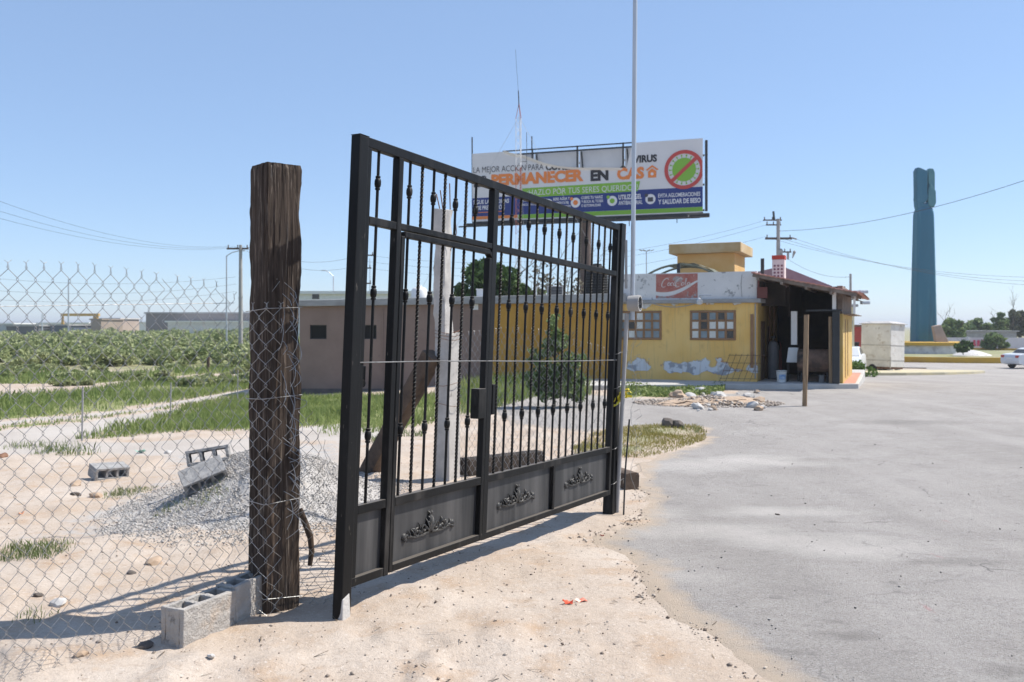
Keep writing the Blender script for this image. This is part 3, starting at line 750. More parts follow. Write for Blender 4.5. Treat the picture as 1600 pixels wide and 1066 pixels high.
# along the left of the picture up to and round the timber post
FP = [(-3.7, 2.05), (-2.25, 3.90), (-1.55, 4.99), (-1.352, 4.915), (-1.235, 5.025)]
def ftop(s):
    return 1.845 - 0.12 * float(sstep(3.45, 3.75, s)) + 0.02 * math.sin(s * 3)
fence = thing('chain_link_fence', 'galvanised chain-link fence running from the left edge to the dark timber post', 'fence', (-2.25, 3.9, 0))
m, _ = chainlink(FP, lambda s: -0.03, ftop, .084, .107, .0014, .009, True, 3)
m.build('wire_mesh', M['galv'], fence, smooth=60)
tw = MB()
tw.tube([(x, y, 1.70 + .03 * math.sin(x * 3)) for x, y in ((-3.7, 2.06), (-2.95, 2.98), (-2.25, 3.91), (-1.55, 5.0))], .0016, 4)
tw.build('tension_wire', M['galv'], fence)
def wrap(z, dz, tail=True):
    b = MB(); q = [(-1.515, 5.10), (-1.352, 4.925), (-1.19, 5.085)]
    b.tube([(q[0][0], q[0][1], z - dz), (q[1][0] - .01, q[1][1] - .012, z), (q[1][0] + .01, q[1][1] - .012, z + .003), (q[2][0], q[2][1], z + dz)], .0022, 5)
    b.build('tie_wire', M['galv'], fence)
for z, dz in ((1.695, .012), (1.20, .012), (.62, .008), (.10, -.03)): wrap(z, dz)
tg = MB(); rnd = random.Random(5)
for k in range(34):                                                   # sprung loose ends down the right side of the post
    z = 1.78 - k * 0.036 + rnd.uniform(-.03, .03); p0 = Vector((-1.255 + rnd.uniform(-.03, .03), 4.99 + rnd.uniform(-.03, .03), z)); pts = [p0]
    L = rnd.uniform(.5, 1.5); bulge = rnd.uniform(.02, .095) * (0.6 + .025 * k); tw_ = rnd.uniform(-.02, .03)
    for i in range(1, 9):
        t = i / 8
        pts.append(p0 + Vector((bulge * math.sin(t * 2.9) + tw_ * t, -.03 * math.sin(t * 2) - .02 * t, -L * t * .13 + .004 * math.sin(t * 9 + k))))
    tg.tube(pts, .0017, 4)
for k in range(3):
    p0 = Vector((-1.29 + .03 * k, 4.975 + .015 * k, 1.70 + .015 * k)); q0 = rnd.uniform(0, 6)
    tg.tube([p0 + Vector((.035 * math.sin(q0 + i * .9) - .006 * i, -.012 * math.cos(q0 + i), .030 * i)) for i in range(6)], .0015, 4)
tg.build('loose_wire', M['galv'], fence, smooth=60)
# torn remnant between the timber post and the gate post
m, _ = chainlink([(-1.22, 5.12), (-1.06, 5.10), (-0.965, 5.02)], lambda s: 0.0, lambda s: 1.10 - 1.5 * max(0, s - .05), .075, .10, .0014, .02, False, 8)
fr2 = thing('fence_remnant', 'slack scrap of chain-link mesh hanging between the timber post and the left gate post', 'fence', (-1.1, 5.1, 0))
m.build('wire_mesh', M['galv'], fr2, smooth=60)
# slack mesh behind the gate
CP = hit(698, 752); 
chx = [(CP.x + .16, CP.y - .02), (0.1, 9.35), (0.95, 8.62)]
m, _ = chainlink(chx, lambda s: -0.22, lambda s: 1.50 + .05 * math.sin(s * 2.3) - .12 * max(0, s - 1.2), .085, .115, .0018, .02, True, 12)
fr3 = thing('chain_link_fence', 'chain-link fence behind the gate, from the broken concrete post to the right gate post', 'fence', (0.1, 9.35, 0))
m.build('wire_mesh', M['galv'], fr3, smooth=60)
hs = MB(); rnd = random.Random(8)
for k in range(9):
    z = 1.65 - k * .17; p = Vector((1.135, 8.36, z)); hs.tube([p + Vector((.03 * math.sin(k * 2 + i), -.02 * math.cos(i * 2.0 + k), -.06 * i + .01 * rnd.random())) for i in range(5)], .0017, 4)
    hs.tube([p, p + Vector((.05, -.02, .03)), p + Vector((.07, -.03, -.03)), p + Vector((.02, -.02, -.07))], .0017, 4)
hs.build('loose_wire', M['galv'], fr3, smooth=60)

# ------------------------------------------------------------------ broken concrete post, brace, dark beams
cpt = thing('concrete_post', 'broken concrete post with a chipped upper half and bare rebar on top, behind the gate', 'post', (CP.x, CP.y, CP.z))
def rough_col(c, w, d, z0, z1, yaw, nz, amp, seed, taper=None):
    b = MB(); N = 24; vs = []
    R = rotz(yaw)
    for i in range(nz + 1):
        z = z0 + (z1 - z0) * i / nz
        for k in range(N):
            t = 4 * k / N; fcd = int(t); u = (t - fcd) * 2 - 1
            x, y = [(u, -1), (1, u), (-u, 1), (-1, -u)][fcd]
            q = amp * 2 * float(fbm(t * 2.0, z * 4, 3, seed)); ww = taper(z) if taper else 1
            px = x * (w / 2 + q); py = y * (d / 2 + q)
            if taper and x > 0: px *= ww
            p = R @ Vector((px, py, 0)); vs.append((c.x + p.x, c.y + p.y, z + (0 if i < nz else 0.08 * float(fbm(t * 1.2, 1, 3, seed + 5)))))
    b.add(vs, [(i * N + k, i * N + (k + 1) % N, (i + 1) * N + (k + 1) % N, (i + 1) * N + k) for i in range(nz) for k in range(N)] + [tuple(range(nz * N, nz * N + N))])
    return b
rough_col(Vector((CP.x, CP.y + .1, 0)), .20, .20, CP.z - .2, 1.52, math.radians(58), 30, .006, 2).build('lower_shaft', M['cement'], cpt, smooth=40)
rough_col(Vector((CP.x - .045, CP.y + .09, 0)), .155, .155, 1.50, 2.92, math.radians(58), 30, .022, 7, lambda z: 0.95 - .12 * float(vnoise(z * 3, 1, 4))).build('upper_shaft', M['cement'], cpt, smooth=40)
rb = MB()
for dx, dy, h_ in ((-.06, .02, .15), (-.03, .08, .20), (.055, .03, .27)):
    p = Vector((CP.x - .03 + dx, CP.y + .06 + dy, 2.7)); rb.tube([p, p + Vector((.008, 0, .22)), p + Vector((-.015 + dx * .3, 0, .25 + h_))], .0065, 6)
p = Vector((CP.x + .04, CP.y + .02, 2.45)); rb.tube([p, p + Vector((.07, 0, .2)), p + Vector((.05, 0, .42))], .005, 6)
rb.build('rebar', M['rust'], cpt, smooth=50)
for z in (.95, .72, 1.46, 1.50, 1.54):
    cw = MB(); cw.tube([(CP.x + .15 * math.cos(q), CP.y + .1 + .15 * math.sin(q), z + .02 * math.sin(q * 2 + z * 9)) for q in np.linspace(0, 6.28, 15)], .003, 5)
    cw.build('tie_wire', M['rust'], cpt)

def beam(a, b, w, h, m, name, label, cat, seed=1, roll=0.0):
    a, b = Vector(a), Vector(b); d = (b - a); L = d.length; d.normalize()
    up = Vector((0, 0, 1)); x = d.cross(up).normalized() if abs(d.z) < .95 else Vector((1, 0, 0)); y = x.cross(d)
    x, y = x * math.cos(roll) + y * math.sin(roll), y * math.cos(roll) - x * math.sin(roll)
    mb = MB(); n = 16; N = 20; vs = []
    for i in range(n + 1):
        for k in range(N):
            t = 4 * k / N; f_ = int(t); u = (t - f_) * 2 - 1; cx, cy = [(u, -1), (1, u), (-u, 1), (-1, -u)][f_]
            q = .012 * float(fbm(t * 3, i * .35, 3, seed)) - (.008 if abs(abs(u) - 1) < .05 else 0)
            vs.append(a + d * (L * i / n) + x * cx * (w / 2 + q) + y * cy * (h / 2 + q))
    mb.add(vs, [(i * N + k, i * N + (k + 1) % N, (i + 1) * N + (k + 1) % N, (i + 1) * N + k) for i in range(n) for k in range(N)] + [tuple(range(N - 1, -1, -1)), tuple(range(n * N, n * N + N))])
    o = mb.build(name, m, origin=tuple(a), smooth=40); return tag(o, label, cat)
bp0 = hit(578, 738)
beam((bp0.x - .02, bp0.y, G(bp0.x, bp0.y) - .02), (CP.x - .16, CP.y + .05, 1.28), .20, .19, M['wood_plain'], 'timber_brace', 'brown timber leaning slantwise against the broken concrete post', 'beam', 3)
s0 = hit(722, 752); s1 = hit(842, 732)
beam((s0.x, s0.y + .35, G(s0.x, s0.y) + .10), (s1.x, s1.y + .25, G(s1.x, s1.y) + .08), .22, .20, M['wood_dark'], 'dark_opening_beam', 'added dark beam in place of a dark opening just behind the gate', 'beam', 5)  # made-up beam, coloured dark to look like an open pit
sb = hit(990, 768)
beam((sb.x, sb.y + .10, G(sb.x, sb.y) + .085), (sb.x - .17, sb.y + .45, G(sb.x, sb.y) + .10), .17, .19, M['wood_plain'], 'timber_offcut', 'short dark timber offcut lying beside the right gate post', 'offcut', 9)

# ------------------------------------------------------------------ concrete blocks
def make_block(m):
    b = MB(); L, W, Hh, t = .39, .145, .20, .028
    xs = [-L / 2, -L / 2 + t]; cell = (L - 4 * t) / 3; rails = []
    for k in range(4): rails.append((-L / 2 + k * (cell + t), -L / 2 + k * (cell + t) + t))
    for a, c in rails: b.span((a, -W / 2 + t, 0), (c, W / 2 - t, Hh - .002 if a > -L / 2 and c < L / 2 else Hh))
    b.span((-L / 2, -W / 2, 0), (L / 2, -W / 2 + t, Hh + .001)); b.span((-L / 2, W / 2 - t, 0), (L / 2, W / 2, Hh + .001))
    o = b.build('concrete_block', m, origin=(0, 0, Hh / 2), bevel=0.005)
    q = o.modifiers.new("grain", 'SUBSURF'); q.subdivision_type = 'SIMPLE'; q.levels = q.render_levels = 4
    tx = bpy.data.textures.new("block_grain", 'CLOUDS'); tx.noise_scale = .045; tx.noise_depth = 4
    q = o.modifiers.new("rough", 'DISPLACE'); q.texture = tx; q.strength = .016; q.texture_coords = 'GLOBAL'
    return o
blk = make_block(M['block2'])
def put(o, loc, rot, label): o.location = loc; o.rotation_euler = rot; tag(o, label, 'concrete block', 'loose concrete blocks'); return o
def blkdup(loc, rot, label, me=None):
    o = blk.copy(); COL.objects.link(o)
    if me: o.data = me
    return put(o, loc, rot, label)
a0 = hit(286, 1016); a1 = hit(390, 968)
dirv = Vector((a1.x - a0.x, a1.y - a0.y, 0)).normalized(); yaw = math.atan2(dirv.y, dirv.x); nrm = Vector((-dirv.y, dirv.x, 0))
c1 = Vector((a0.x, a0.y, -.005)) + dirv * .20 + nrm * .075; c2 = c1 + dirv * .395 - nrm * .01
put(blk, (c1.x, c1.y, G(c1.x, c1.y) + .090), (0.02, .01, yaw), 'hollow concrete block on its base under the fence, farther from the timber post')
blkdup((c2.x, c2.y, G(c2.x, c2.y) + .095), (-.03, -.04, yaw - .06), 'hollow concrete block touching the foot of the dark timber post')
greyme = blk.data.copy(); greyme.materials.clear(); greyme.materials.append(M['block'])
p = hit(163, 748); blkdup((p.x, p.y + .12, G(p.x, p.y) + .075), (math.radians(104), math.radians(3), math.radians(48)), 'hollow concrete block lying alone on the sand with three holes towards the fence', greyme)
p = at(326, 702, 8.62); blkdup((p.x, p.y, G(p.x, p.y) + .15), (math.radians(80), math.radians(-8), math.radians(14)), 'hollow concrete block on the gravel heap with its three holes showing, behind another block', greyme)
p = at(318, 736, 8.15); o3 = blkdup((p.x, p.y, G(p.x, p.y) + .09), (math.radians(128), math.radians(-20), math.radians(24)), 'hollow concrete block sloping down the gravel heap with its solid side up', greyme)

# ------------------------------------------------------------------ loose stones and litter
def pebbles(name, pts, sizes, m, flat=0.7, label=None, kind='stuff'):
    n = len(pts); base = np.array([(1, 0, 0), (-1, 0, 0), (0, 1, 0), (0, -1, 0), (0, 0, 1), (0, 0, -1)], float)
    jit = RNG.uniform(.65, 1.25, (n, 6, 1)); B = base[None] * jit
    B = B + RNG.uniform(-.25, .25, (n, 6, 3)); ang = RNG.uniform(0, 6.28, n); tl = RNG.uniform(-.6, .6, n)
    c, s = np.cos(ang), np.sin(ang)
    x = B[..., 0] * c[:, None] - B[..., 1] * s[:, None]; y = B[..., 0] * s[:, None] + B[..., 1] * c[:, None]; z = B[..., 2] * flat
    y2 = y * np.cos(tl)[:, None] - z * np.sin(tl)[:, None]; z2 = y * np.sin(tl)[:, None] + z * np.cos(tl)[:, None]
    Vv = np.stack([x, y2, z2], -1) * np.asarray(sizes)[:, None, None] + np.asarray(pts)[:, None, :]
    fb = np.array([(0, 2, 4), (2, 1, 4), (1, 3, 4), (3, 0, 4), (2, 0, 5), (1, 2, 5), (3, 1, 5), (0, 3, 5)])
    Fc = (fb[None] + (np.arange(n) * 6)[:, None, None]).reshape(-1, 3)
    o = npmesh(name, Vv.reshape(-1, 3), Fc, m, np.repeat(RNG.random(n), 6))
    return tag(o, label, None, kind=kind)
M['gravel'] = leafmat('crushed_stone', (0.31, 0.29, 0.27), (0.53, 0.50, 0.47), 0.0)
M['pebble'] = leafmat('brown_pebbles', (0.16, 0.12, 0.095), (0.52, 0.45, 0.38), 0.0)
M['chips'] = leafmat('road_chippings', (0.10, 0.095, 0.09), (0.40, 0.38, 0.36), 0.0)
n = 60000
a = RNG.uniform(0, 6.28, n); r = np.sqrt(RNG.random(n)) * 1.25
x = PILE[0] + r * 1.20 * np.cos(a); y = PILE[1] + r * 1.60 * np.sin(a)
kp = RNG.random(n) < np.clip(1.35 - r * 1.0 + .9 * fbm(x * 2, y * 2, 3, 44), 0, 1); x, y = x[kp], y[kp]
sz = .003 + .005 * RNG.random(len(x)) + .009 * RNG.random(len(x)) ** 6; z = gheight(x, y) + sz * .3 + .004
pebbles('gravel_heap', np.stack([x, y, z], 1), sz, M['gravel'], label='heap of grey crushed gravel behind the fence')
n = 6500
x = RNG.uniform(-4.5, 1.3, n); y = 2.9 + 9 * RNG.random(n) ** 1.6
kp = (asphalt_sd(x, y) < -.02) & (vnoise(x * 1.2, y * 1.2, 40) * RNG.random(n) > .17); x, y = x[kp], y[kp]
sz = .0025 + .008 * RNG.random(len(x)) ** 4 + .004 * RNG.random(len(x)); pebbles('loose_pebbles', np.stack([x, y, gheight(x, y) + sz * .3], 1), sz, M['pebble'], label='small stones strewn over the sand')
n = 26000
y = 3.0 + 7 * RNG.random(n) ** 1.4; x = RNG.uniform(-1, 3, n); sd_ = asphalt_sd(x, y); kp = (np.abs(sd_ + .03) < .16) & (RNG.random(n) < np.exp(-((sd_ + .03) / .08) ** 2) * np.clip(vnoise(x * 3, y * 3, 41) * 1.6 - .3, 0, 1)); x, y = x[kp], y[kp]
sz = .003 + .004 * RNG.random(len(x)) + .014 * RNG.random(len(x)) ** 7; pebbles('edge_pebbles', np.stack([x, y, np.maximum(gheight(x, y), gbase(x, y) + .004) + sz * .3], 1), sz, M['pebble'], label='small stones along the ragged edge of the asphalt')
n = 420; x = RNG.uniform(-2.6, 1.4, n); y = 3.0 + 6 * RNG.random(n) ** 1.4; kp = asphalt_sd(x, y) < .1; x, y = x[kp], y[kp]; n = len(x)
a = RNG.uniform(0, 6.28, n); L = RNG.uniform(.006, .04, n); wd = RNG.uniform(.0012, .004, n); z = np.maximum(gheight(x, y), gbase(x, y)) + .008
d_ = np.stack([np.cos(a), np.sin(a), RNG.uniform(-.1, .3, n)], 1) * L[:, None]; s_ = np.stack([-np.sin(a), np.cos(a), np.zeros(n)], 1) * wd[:, None]; p_ = np.stack([x, y, z], 1)
tag(npmesh('twig_litter', np.stack([p_ - d_ - s_, p_ - d_ + s_, p_ + d_ + s_ * .6, p_ + d_ - s_ * .6], 1).reshape(-1, 3), np.arange(n)[:, None] * 4 + np.arange(4), leafmat('dry_bits', (0.05, 0.04, 0.03), (0.24, 0.18, 0.12), 0.0), np.repeat(RNG.random(n), 4)), 'dry twigs and leaf bits scattered on the sand', kind='stuff')
n = 2600
y = 3.0 + 16 * RNG.random(n) ** 1.5; x = -0.5 + RNG.random(n) * (y * .65 + .5)
kp = (asphalt_sd(x, y) > 0.05); x, y = x[kp], y[kp]; sd_ = asphalt_sd(x, y)
kp = RNG.random(len(x)) < (.22 + .8 * np.exp(-sd_ / .35)); x, y = x[kp], y[kp]
sz = .003 + .008 * RNG.random(len(x)) ** 4; pebbles('road_chippings', np.stack([x, y, gbase(x, y) + .006 + sz * .4], 1), sz, M['chips'], label='stone chips lying on the asphalt')

def rock(name, loc, size, m, label, cat='rock', group=None, seed=1, sub=2):
    bm = bmesh.new(); bmesh.ops.create_icosphere(bm, subdivisions=sub, radius=1)
    r_ = random.Random(seed); ph = [r_.uniform(0, 9) for _ in range(3)]
    for v in bm.verts:
        q = 1 + .9 * float(fbm(v.co.x * 1.3 + ph[0], v.co.y * 1.3 + v.co.z * 1.7 + ph[1], 3, seed)); v.co = Vector((v.co.x * size[0] * q, v.co.y * size[1] * q, v.co.z * size[2] * q))
    me = bpy.data.meshes.new(name); bm.to_mesh(me); bm.free(); me.materials.append(m)
    me.shade_smooth(); me.set_sharp_from_angle(angle=math.radians(28))
    o = bpy.data.objects.new(name, me); COL.objects.link(o); o.location = loc; o.rotation_euler = (r_.uniform(-.3, .3), r_.uniform(-.3, .3), r_.uniform(0, 6)); ROOT[o.name] = tuple(loc)
    return tag(o, label, cat, group)
M['rockpale'] = mat('pale_rubble', (0.42, 0.40, 0.38), (0.56, 0.54, 0.51), 6, 0.95, .4, 30)
M['rockdark'] = mat('dark_stone', (0.09, 0.075, 0.065), (0.17, 0.14, 0.12), 9, 0.95, .4, 30)
M['rockbrown'] = mat('earthy_clod', (0.36, 0.26, 0.18), (0.46, 0.35, 0.26), 6, 0.95, .5, 30)
rk = [(118, 774, .045, 'rockdark', 'dark jagged lump on the sand below the lone block'), (150, 776, .06, 'rockbrown', 'long pale clod beside the dark jagged lump'),
      (118, 757, .05, 'rockbrown', 'earthy stone close below the lone block'), (262, 708, .05, 'rockpale', 'white chunk of rubble at the edge of the dirt track'),
      (60, 932, .025, 'rockdark', 'small dark stone above the post shadow'), (228, 1012, .032, 'rockdark', 'grey stone beside the block under the fence'),
      (126, 1028, .03, 'rockbrown', 'grey clod on the sand near the bottom of the fence'), (330, 1040, .018, 'rockpale', 'little white stone in front of the fence'),
      (205, 895, .025, 'rockdark', 'dark pebble in the sand behind the fence'), (92, 944, .04, 'rockpale', 'flat white scrap of plaster on the sand'),
      (240, 880, .05, 'rockbrown', 'tan clod on the sand left of the timber post'), (2, 715, .07, 'rust', 'reddish clod at the left edge by the track'),
      (545, 905, .012, 'rockpale', 'tiny white stone under the gate'), (1215, 805, .02, 'rockdark', 'dark stone on the pale patch of asphalt')]
for i, (px, py, s, mm, lb) in enumerate(rk):
    p = hit(px, py); rock('stone', (p.x, p.y, G(p.x, p.y) + s * .25), (s * 1.3, s, s * .6), M[mm], lb, 'stone', seed=i + 20)
# rubble heap before the yellow building
hp = hit(1112, 632)
hb = rock('earth_heap', (hp.x, hp.y + .3, gbase(hp.x, hp.y) - .02), (1.15, .75, .20), M['rockbrown'], 'low heap of tan earth on the asphalt before the yellow building', 'heap', seed=3, sub=6)
for v in hb.data.vertices:
    q = .05 * float(fbm(v.co.x * 4, v.co.y * 4, 3, 8)) + .05 * float(fbm(v.co.x * 14, v.co.y * 14, 3, 9)); v.co.z = v.co.z * .75 + q
hb.rotation_euler = (0, 0, .3)
hn = 2600; ha = RNG.uniform(0, 6.28, hn); hr_ = RNG.random(hn) ** .6 * 1.35; hx, hy = hp.x + hr_ * 1.25 * np.cos(ha), hp.y + .3 + hr_ * .85 * np.sin(ha)
hsz = .008 + .02 * RNG.random(hn) + .05 * RNG.random(hn) ** 8
pebbles('heap_pebbles', np.stack([hx, hy, gbase(hx, hy) + .16 * np.clip(1 - hr_, 0, 1) + .01], 1), hsz, M['pebble'], label='small stones over and around the tan earth heap')
rr = random.Random(4)
for i in range(34):
    px = rr.uniform(1055, 1200); py = rr.uniform(612, 643); s = .035 + .12 * rr.random() ** 2; p = hit(px, py)
    rock('rubble_chunk', (p.x, p.y, gbase(p.x, p.y) + s * .4), (s * 1.2, s, s * .75), M['rockpale' if rr.random() < .6 else 'rockbrown'], 'broken chunk of rubble by the tan earth heap before the yellow building', 'rubble', 'rubble by the earth heap', seed=i + 60)
for i, (px, py, lb) in enumerate(((1043, 668, 'grey stone left of the others at the back of the dry grass patch'), (1060, 669, 'brown stone at the right end of the dry grass patch'))):
    p = hit(px, py); rock('stone', (p.x, p.y, G(p.x, p.y) + .05), (.13, .1, .1), M['rockdark'], lb, 'stone', seed=90 + i)
def scrap(px, py, label, s, m, seed):
    p = hit(px, py); r_ = random.Random(seed); b = MB(); z = G(p.x, p.y)
    N = 9; vs = []
    for k in range(N):
        a = 6.28 * k / N; vs.append((p.x + s * math.cos(a) * r_.uniform(.5, 1.1), p.y + s * .7 * math.sin(a) * r_.uniform(.5, 1.1), z + s * r_.uniform(.05, .75)))
    vs2 = [(x_, y_, z_ - .002) for x_, y_, z_ in vs]; c_ = (p.x, p.y, z + s * .15); c2_ = (p.x, p.y, z + s * .15 - .002)
    b.add(vs + [c_] + vs2 + [c2_], [(k, (k + 1) % N, N) for k in range(N)] + [((k + 1) % N + N + 1, k + N + 1, 2 * N + 1) for k in range(N)] + [(k, k + N + 1, (k + 1) % N + N + 1, (k + 1) % N) for k in range(N)])
    tag(b.build('plastic_scrap', m, origin=(p.x, p.y, z)), label, 'litter')
scrap(889, 946, 'darker orange plastic scrap on the sand in front of the gate', .042, M['orange_plastic'], 1)
scrap(908, 943, 'paler orange plastic scrap on the sand nearer the asphalt', .036, mat('pale_orange_plastic', (0.85, 0.30, 0.20), rough=.4), 2)
scrap(941, 838, 'tiny red scrap where the sand meets the asphalt', .022, M['red'], 3)
scrap(221, 708, 'small greenish plastic scrap by the dirt track', .09, mat('green_scrap', (0.25, 0.45, 0.36)), 4)
scrap(33, 806, 'small orange scrap on the sand at left', .03, mat('faded_orange', (0.75, 0.36, 0.2)), 5)
# curved root or strap hanging behind the timber post
st = MB(); q = [at(468, 795, 5.35), at(476, 815, 5.35), at(485, 840, 5.34), at(487, 862, 5.33), at(484, 884, 5.32)]
st.tube(q, [.018, .02, .019, .017, .014], 8, flat=.5); tag(st.build('bent_strap', M['wood_plain'], origin=tuple(q[-1]), smooth=60), 'bent brown strap hanging behind the right side of the timber post', 'strap')

# ------------------------------------------------------------------ pavement and the yellow building
U2 = Vector((.917, -.398, 0)); W2 = Vector((.398, .917, 0)); C0 = Vector((7.05, 25.8, 0))
def B(t, s, z): return C0 + U2 * t + W2 * s + Vector((0, 0, z))
RB = Matrix((U2, W2, Vector((0, 0, 1)))).transposed()
def bb(mb, t0, t1, s0, s1, z0, z1): mb.box(B((t0 + t1) / 2, (s0 + s1) / 2, (z0 + z1) / 2), (abs(t1 - t0), abs(s1 - s0), abs(z1 - z0)), RB)

pv = MB(); pv.prism([(1.6, 24.3), (5.0, 24.75), (9.65, 24.95), (10.9, 27.9), (12.1, 30.8), (13, 33), (6, 36), (2.6, 29)], -0.5, 0.0)
tag(pv.build('pavement', M['concrete_pale'], bevel=0.02), kind='structure')
tl_ = MB(); tl_.prism([(9.25, 25.05), (9.62, 25.1), (12.0, 30.8), (11.55, 31.0)], -0.05, 0.004)
tag(tl_.build('tiled_pavement', M['tile']), kind='structure')

def peel_mat():
    m = bpy.data.materials.new('peeling_yellow_wall'); m.use_nodes = True
    n = m.node_tree.nodes; l = m.node_tree.links; b = n["Principled BSDF"]; b.inputs["Roughness"].default_value = 0.95
    tc = n.new("ShaderNodeTexCoord"); P = tc.outputs["Object"]
    sx = n.new("ShaderNodeSeparateXYZ"); l.new(P, sx.inputs[0])
    def noise(s, d=6):
        t = n.new("ShaderNodeTexNoise"); t.inputs["Scale"].default_value = s; t.inputs["Detail"].default_value = d; l.new(P, t.inputs[0]); return t.outputs[0]
    def rng(f, a, c, lo=0, hi=1):
        r = n.new("ShaderNodeMapRange"); r.inputs[1].default_value = a; r.inputs[2].default_value = c; r.inputs[3].default_value = lo; r.inputs[4].default_value = hi; l.new(f, r.inputs[0]); return r.outputs[0]
    def mix(f, a, c):
        x = n.new("ShaderNodeMix"); x.data_type = 'RGBA'; l.new(f, x.inputs[0])
        for v, s in ((a, x.inputs[6]), (c, x.inputs[7])):
            if isinstance(v, tuple): s.default_value = (*v, 1)
            else: l.new(v, s)
        return x.outputs[2]
    def m2(op, a, c):
        x = n.new("ShaderNodeMath"); x.operation = op
        for v, s in ((a, x.inputs[0]), (c, x.inputs[1])):
            if isinstance(v, (int, float)): s.default_value = v
            else: l.new(v, s)
        return x.outputs[0]
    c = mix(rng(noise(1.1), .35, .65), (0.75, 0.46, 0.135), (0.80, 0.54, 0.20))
    c = mix(rng(noise(4), .6, .75, 0, .5), c, (0.52, 0.325, 0.12))
    band = m2('MULTIPLY', rng(sx.outputs[2], .10, .30), rng(sx.outputs[2], .82, .34))
    top = rng(sx.outputs[2], 2.13, 2.26, 0, .72)
    f = m2('ADD', m2('MAXIMUM', band, top), m2('MULTIPLY', m2('SUBTRACT', noise(1.9, 6), .5), 3.0))
    pe = rng(f, .76, .80); rim = rng(f, .69, .72)
    inner = mix(rng(noise(3.4, 6), .55, .60), (0.66, 0.67, 0.68), (0.34, 0.35, 0.38))
    c = mix(rim, c, mix(rng(noise(6, 4), .45, .55), (0.60, 0.50, 0.33), (0.50, 0.28, 0.14))); c = mix(pe, c, inner)
    vm = n.new('ShaderNodeMapping'); vm.inputs['Scale'].default_value = (3.5, 3.5, .25); l.new(P, vm.inputs[0]); vt = n.new('ShaderNodeTexNoise'); vt.inputs['Detail'].default_value = 5; l.new(vm.outputs[0], vt.inputs[0])
    c = mix(rng(vt.outputs[0], .56, .72, 0, .35), c, (0.36, 0.26, 0.14))
    l.new(c, b.inputs["Base Color"])
    bp = n.new("ShaderNodeBump"); bp.inputs["Strength"].default_value = .3; bp.inputs["Distance"].default_value = .01; l.new(m2('ADD', m2('MULTIPLY', pe, -.6), m2('MULTIPLY', noise(40), .3)), bp.inputs["Height"]); l.new(bp.outputs[0], b.inputs["Normal"])
    return m
M['peel'] = peel_mat()
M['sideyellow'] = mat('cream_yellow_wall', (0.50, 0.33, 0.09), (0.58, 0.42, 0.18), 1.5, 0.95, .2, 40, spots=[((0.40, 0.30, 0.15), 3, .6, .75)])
M['parapet'] = mat('flaking_white_parapet', (0.62, 0.61, 0.60), (0.70, 0.69, 0.68), 1.2, 0.9, .1, 40, spots=[((0.30, 0.30, 0.30), 2.6, .60, .63), ((0.36, 0.35, 0.34), 8, .63, .67), ((0.78, 0.77, 0.76), 1.1, .58, .7)])
M['signred'] = mat('faded_red_sign', (0.38, 0.12, 0.095), (0.44, 0.19, 0.155), 4, 0.85, spots=[((0.36, 0.33, 0.32), 3.2, .56, .60), ((0.60, 0.48, 0.46), 26, .60, .70)])
M['lettering'] = mat('white_lettering', (0.68, 0.63, 0.60), (0.5, 0.42, 0.40), 20, .8)
bd = thing('yellow_building', 'single-storey yellow building with peeling walls and an open sooty porch', 'building', tuple(C0))
w = MB(); bb(w, -4.45, 0, 0, .22, 0, 2.28); 
# wall openings stay behind the lattice windows (deep dark niches)
w.build('wall', M['peel'], bd)
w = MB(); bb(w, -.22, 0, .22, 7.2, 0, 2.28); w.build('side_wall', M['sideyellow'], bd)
s_ = MB(); bb(s_, -4.60, .12, -.12, 7.2, 2.282, 2.40); s_.build('roof_slab', M['slab'], bd, bevel=.01)
s_ = MB(); bb(s_, -4.45, 0.0, 0.0, .14, 2.402, 3.19); pr_ = s_.build('parapet', M['parapet'], bd)
sg = MB(); t0, t1, z0, z1 = -2.96, -1.705, 2.44, 3.165
def sgp(u, v): return B(t0 + (t1 - t0) * u, -.004, z0 + (z1 - z0) * v)
def flatpoly(mb, pts, front, thick=.002):
    a = [front(*p) for p in pts]; k = [q + W2 * thick for q in a]; n = len(a)
    mb.add(a + k, [tuple(range(n)), tuple(range(2 * n - 1, n - 1, -1))] + [(i, n + i, n + (i + 1) % n, (i + 1) % n) for i in range(n)])
wav = [(i / 16, .30 - .17 * math.sin(i / 16 * math.pi * 1.0 + .5) + .30 * (i / 16) ** 2) for i in range(17)]
flatpoly(sg, [(0, 1), (0, wav[0][1] + .06)] + [(u, v + .06 + .05 * math.sin(u * 3.1)) for u, v in wav[1:-1]] + [(1, wav[-1][1] + .04), (1, 1)], sgp)
flatpoly(sg, [(0, 0)] + [(1, 0), (1, wav[-1][1] - .03)] + [(u, v - .07 * (1 - u) - .02) for u, v in wav[::-1][1:]], sgp)
sgo = sg.build('painted_sign', M['signred'], bd)
sc_ = MB()
def stroke(pts, wd):                                                    # a flat brush stroke on the sign
    n = len(pts); L_, R2 = [], []
    for i in range(n):
        dx = pts[min(i + 1, n - 1)][0] - pts[max(i - 1, 0)][0]; dy = (pts[min(i + 1, n - 1)][1] - pts[max(i - 1, 0)][1]) * .58
        q = math.hypot(dx, dy) or 1; ww = wd * (.6 + .4 * math.sin(math.pi * i / (n - 1)))
        L_.append((pts[i][0] - dy / q * ww, pts[i][1] + dx / q * ww / .58)); R2.append((pts[i][0] + dy / q * ww, pts[i][1] - dx / q * ww / .58))
    def fr_(u, v): return B(t0 + (t1 - t0) * u, -.008, z0 + (z1 - z0) * v)
    vs = [fr_(*p) for p in L_] + [fr_(*p) for p in R2]
    sc_.add(vs, [(i, n + i, n + i + 1, i + 1) for i in range(n - 1)])
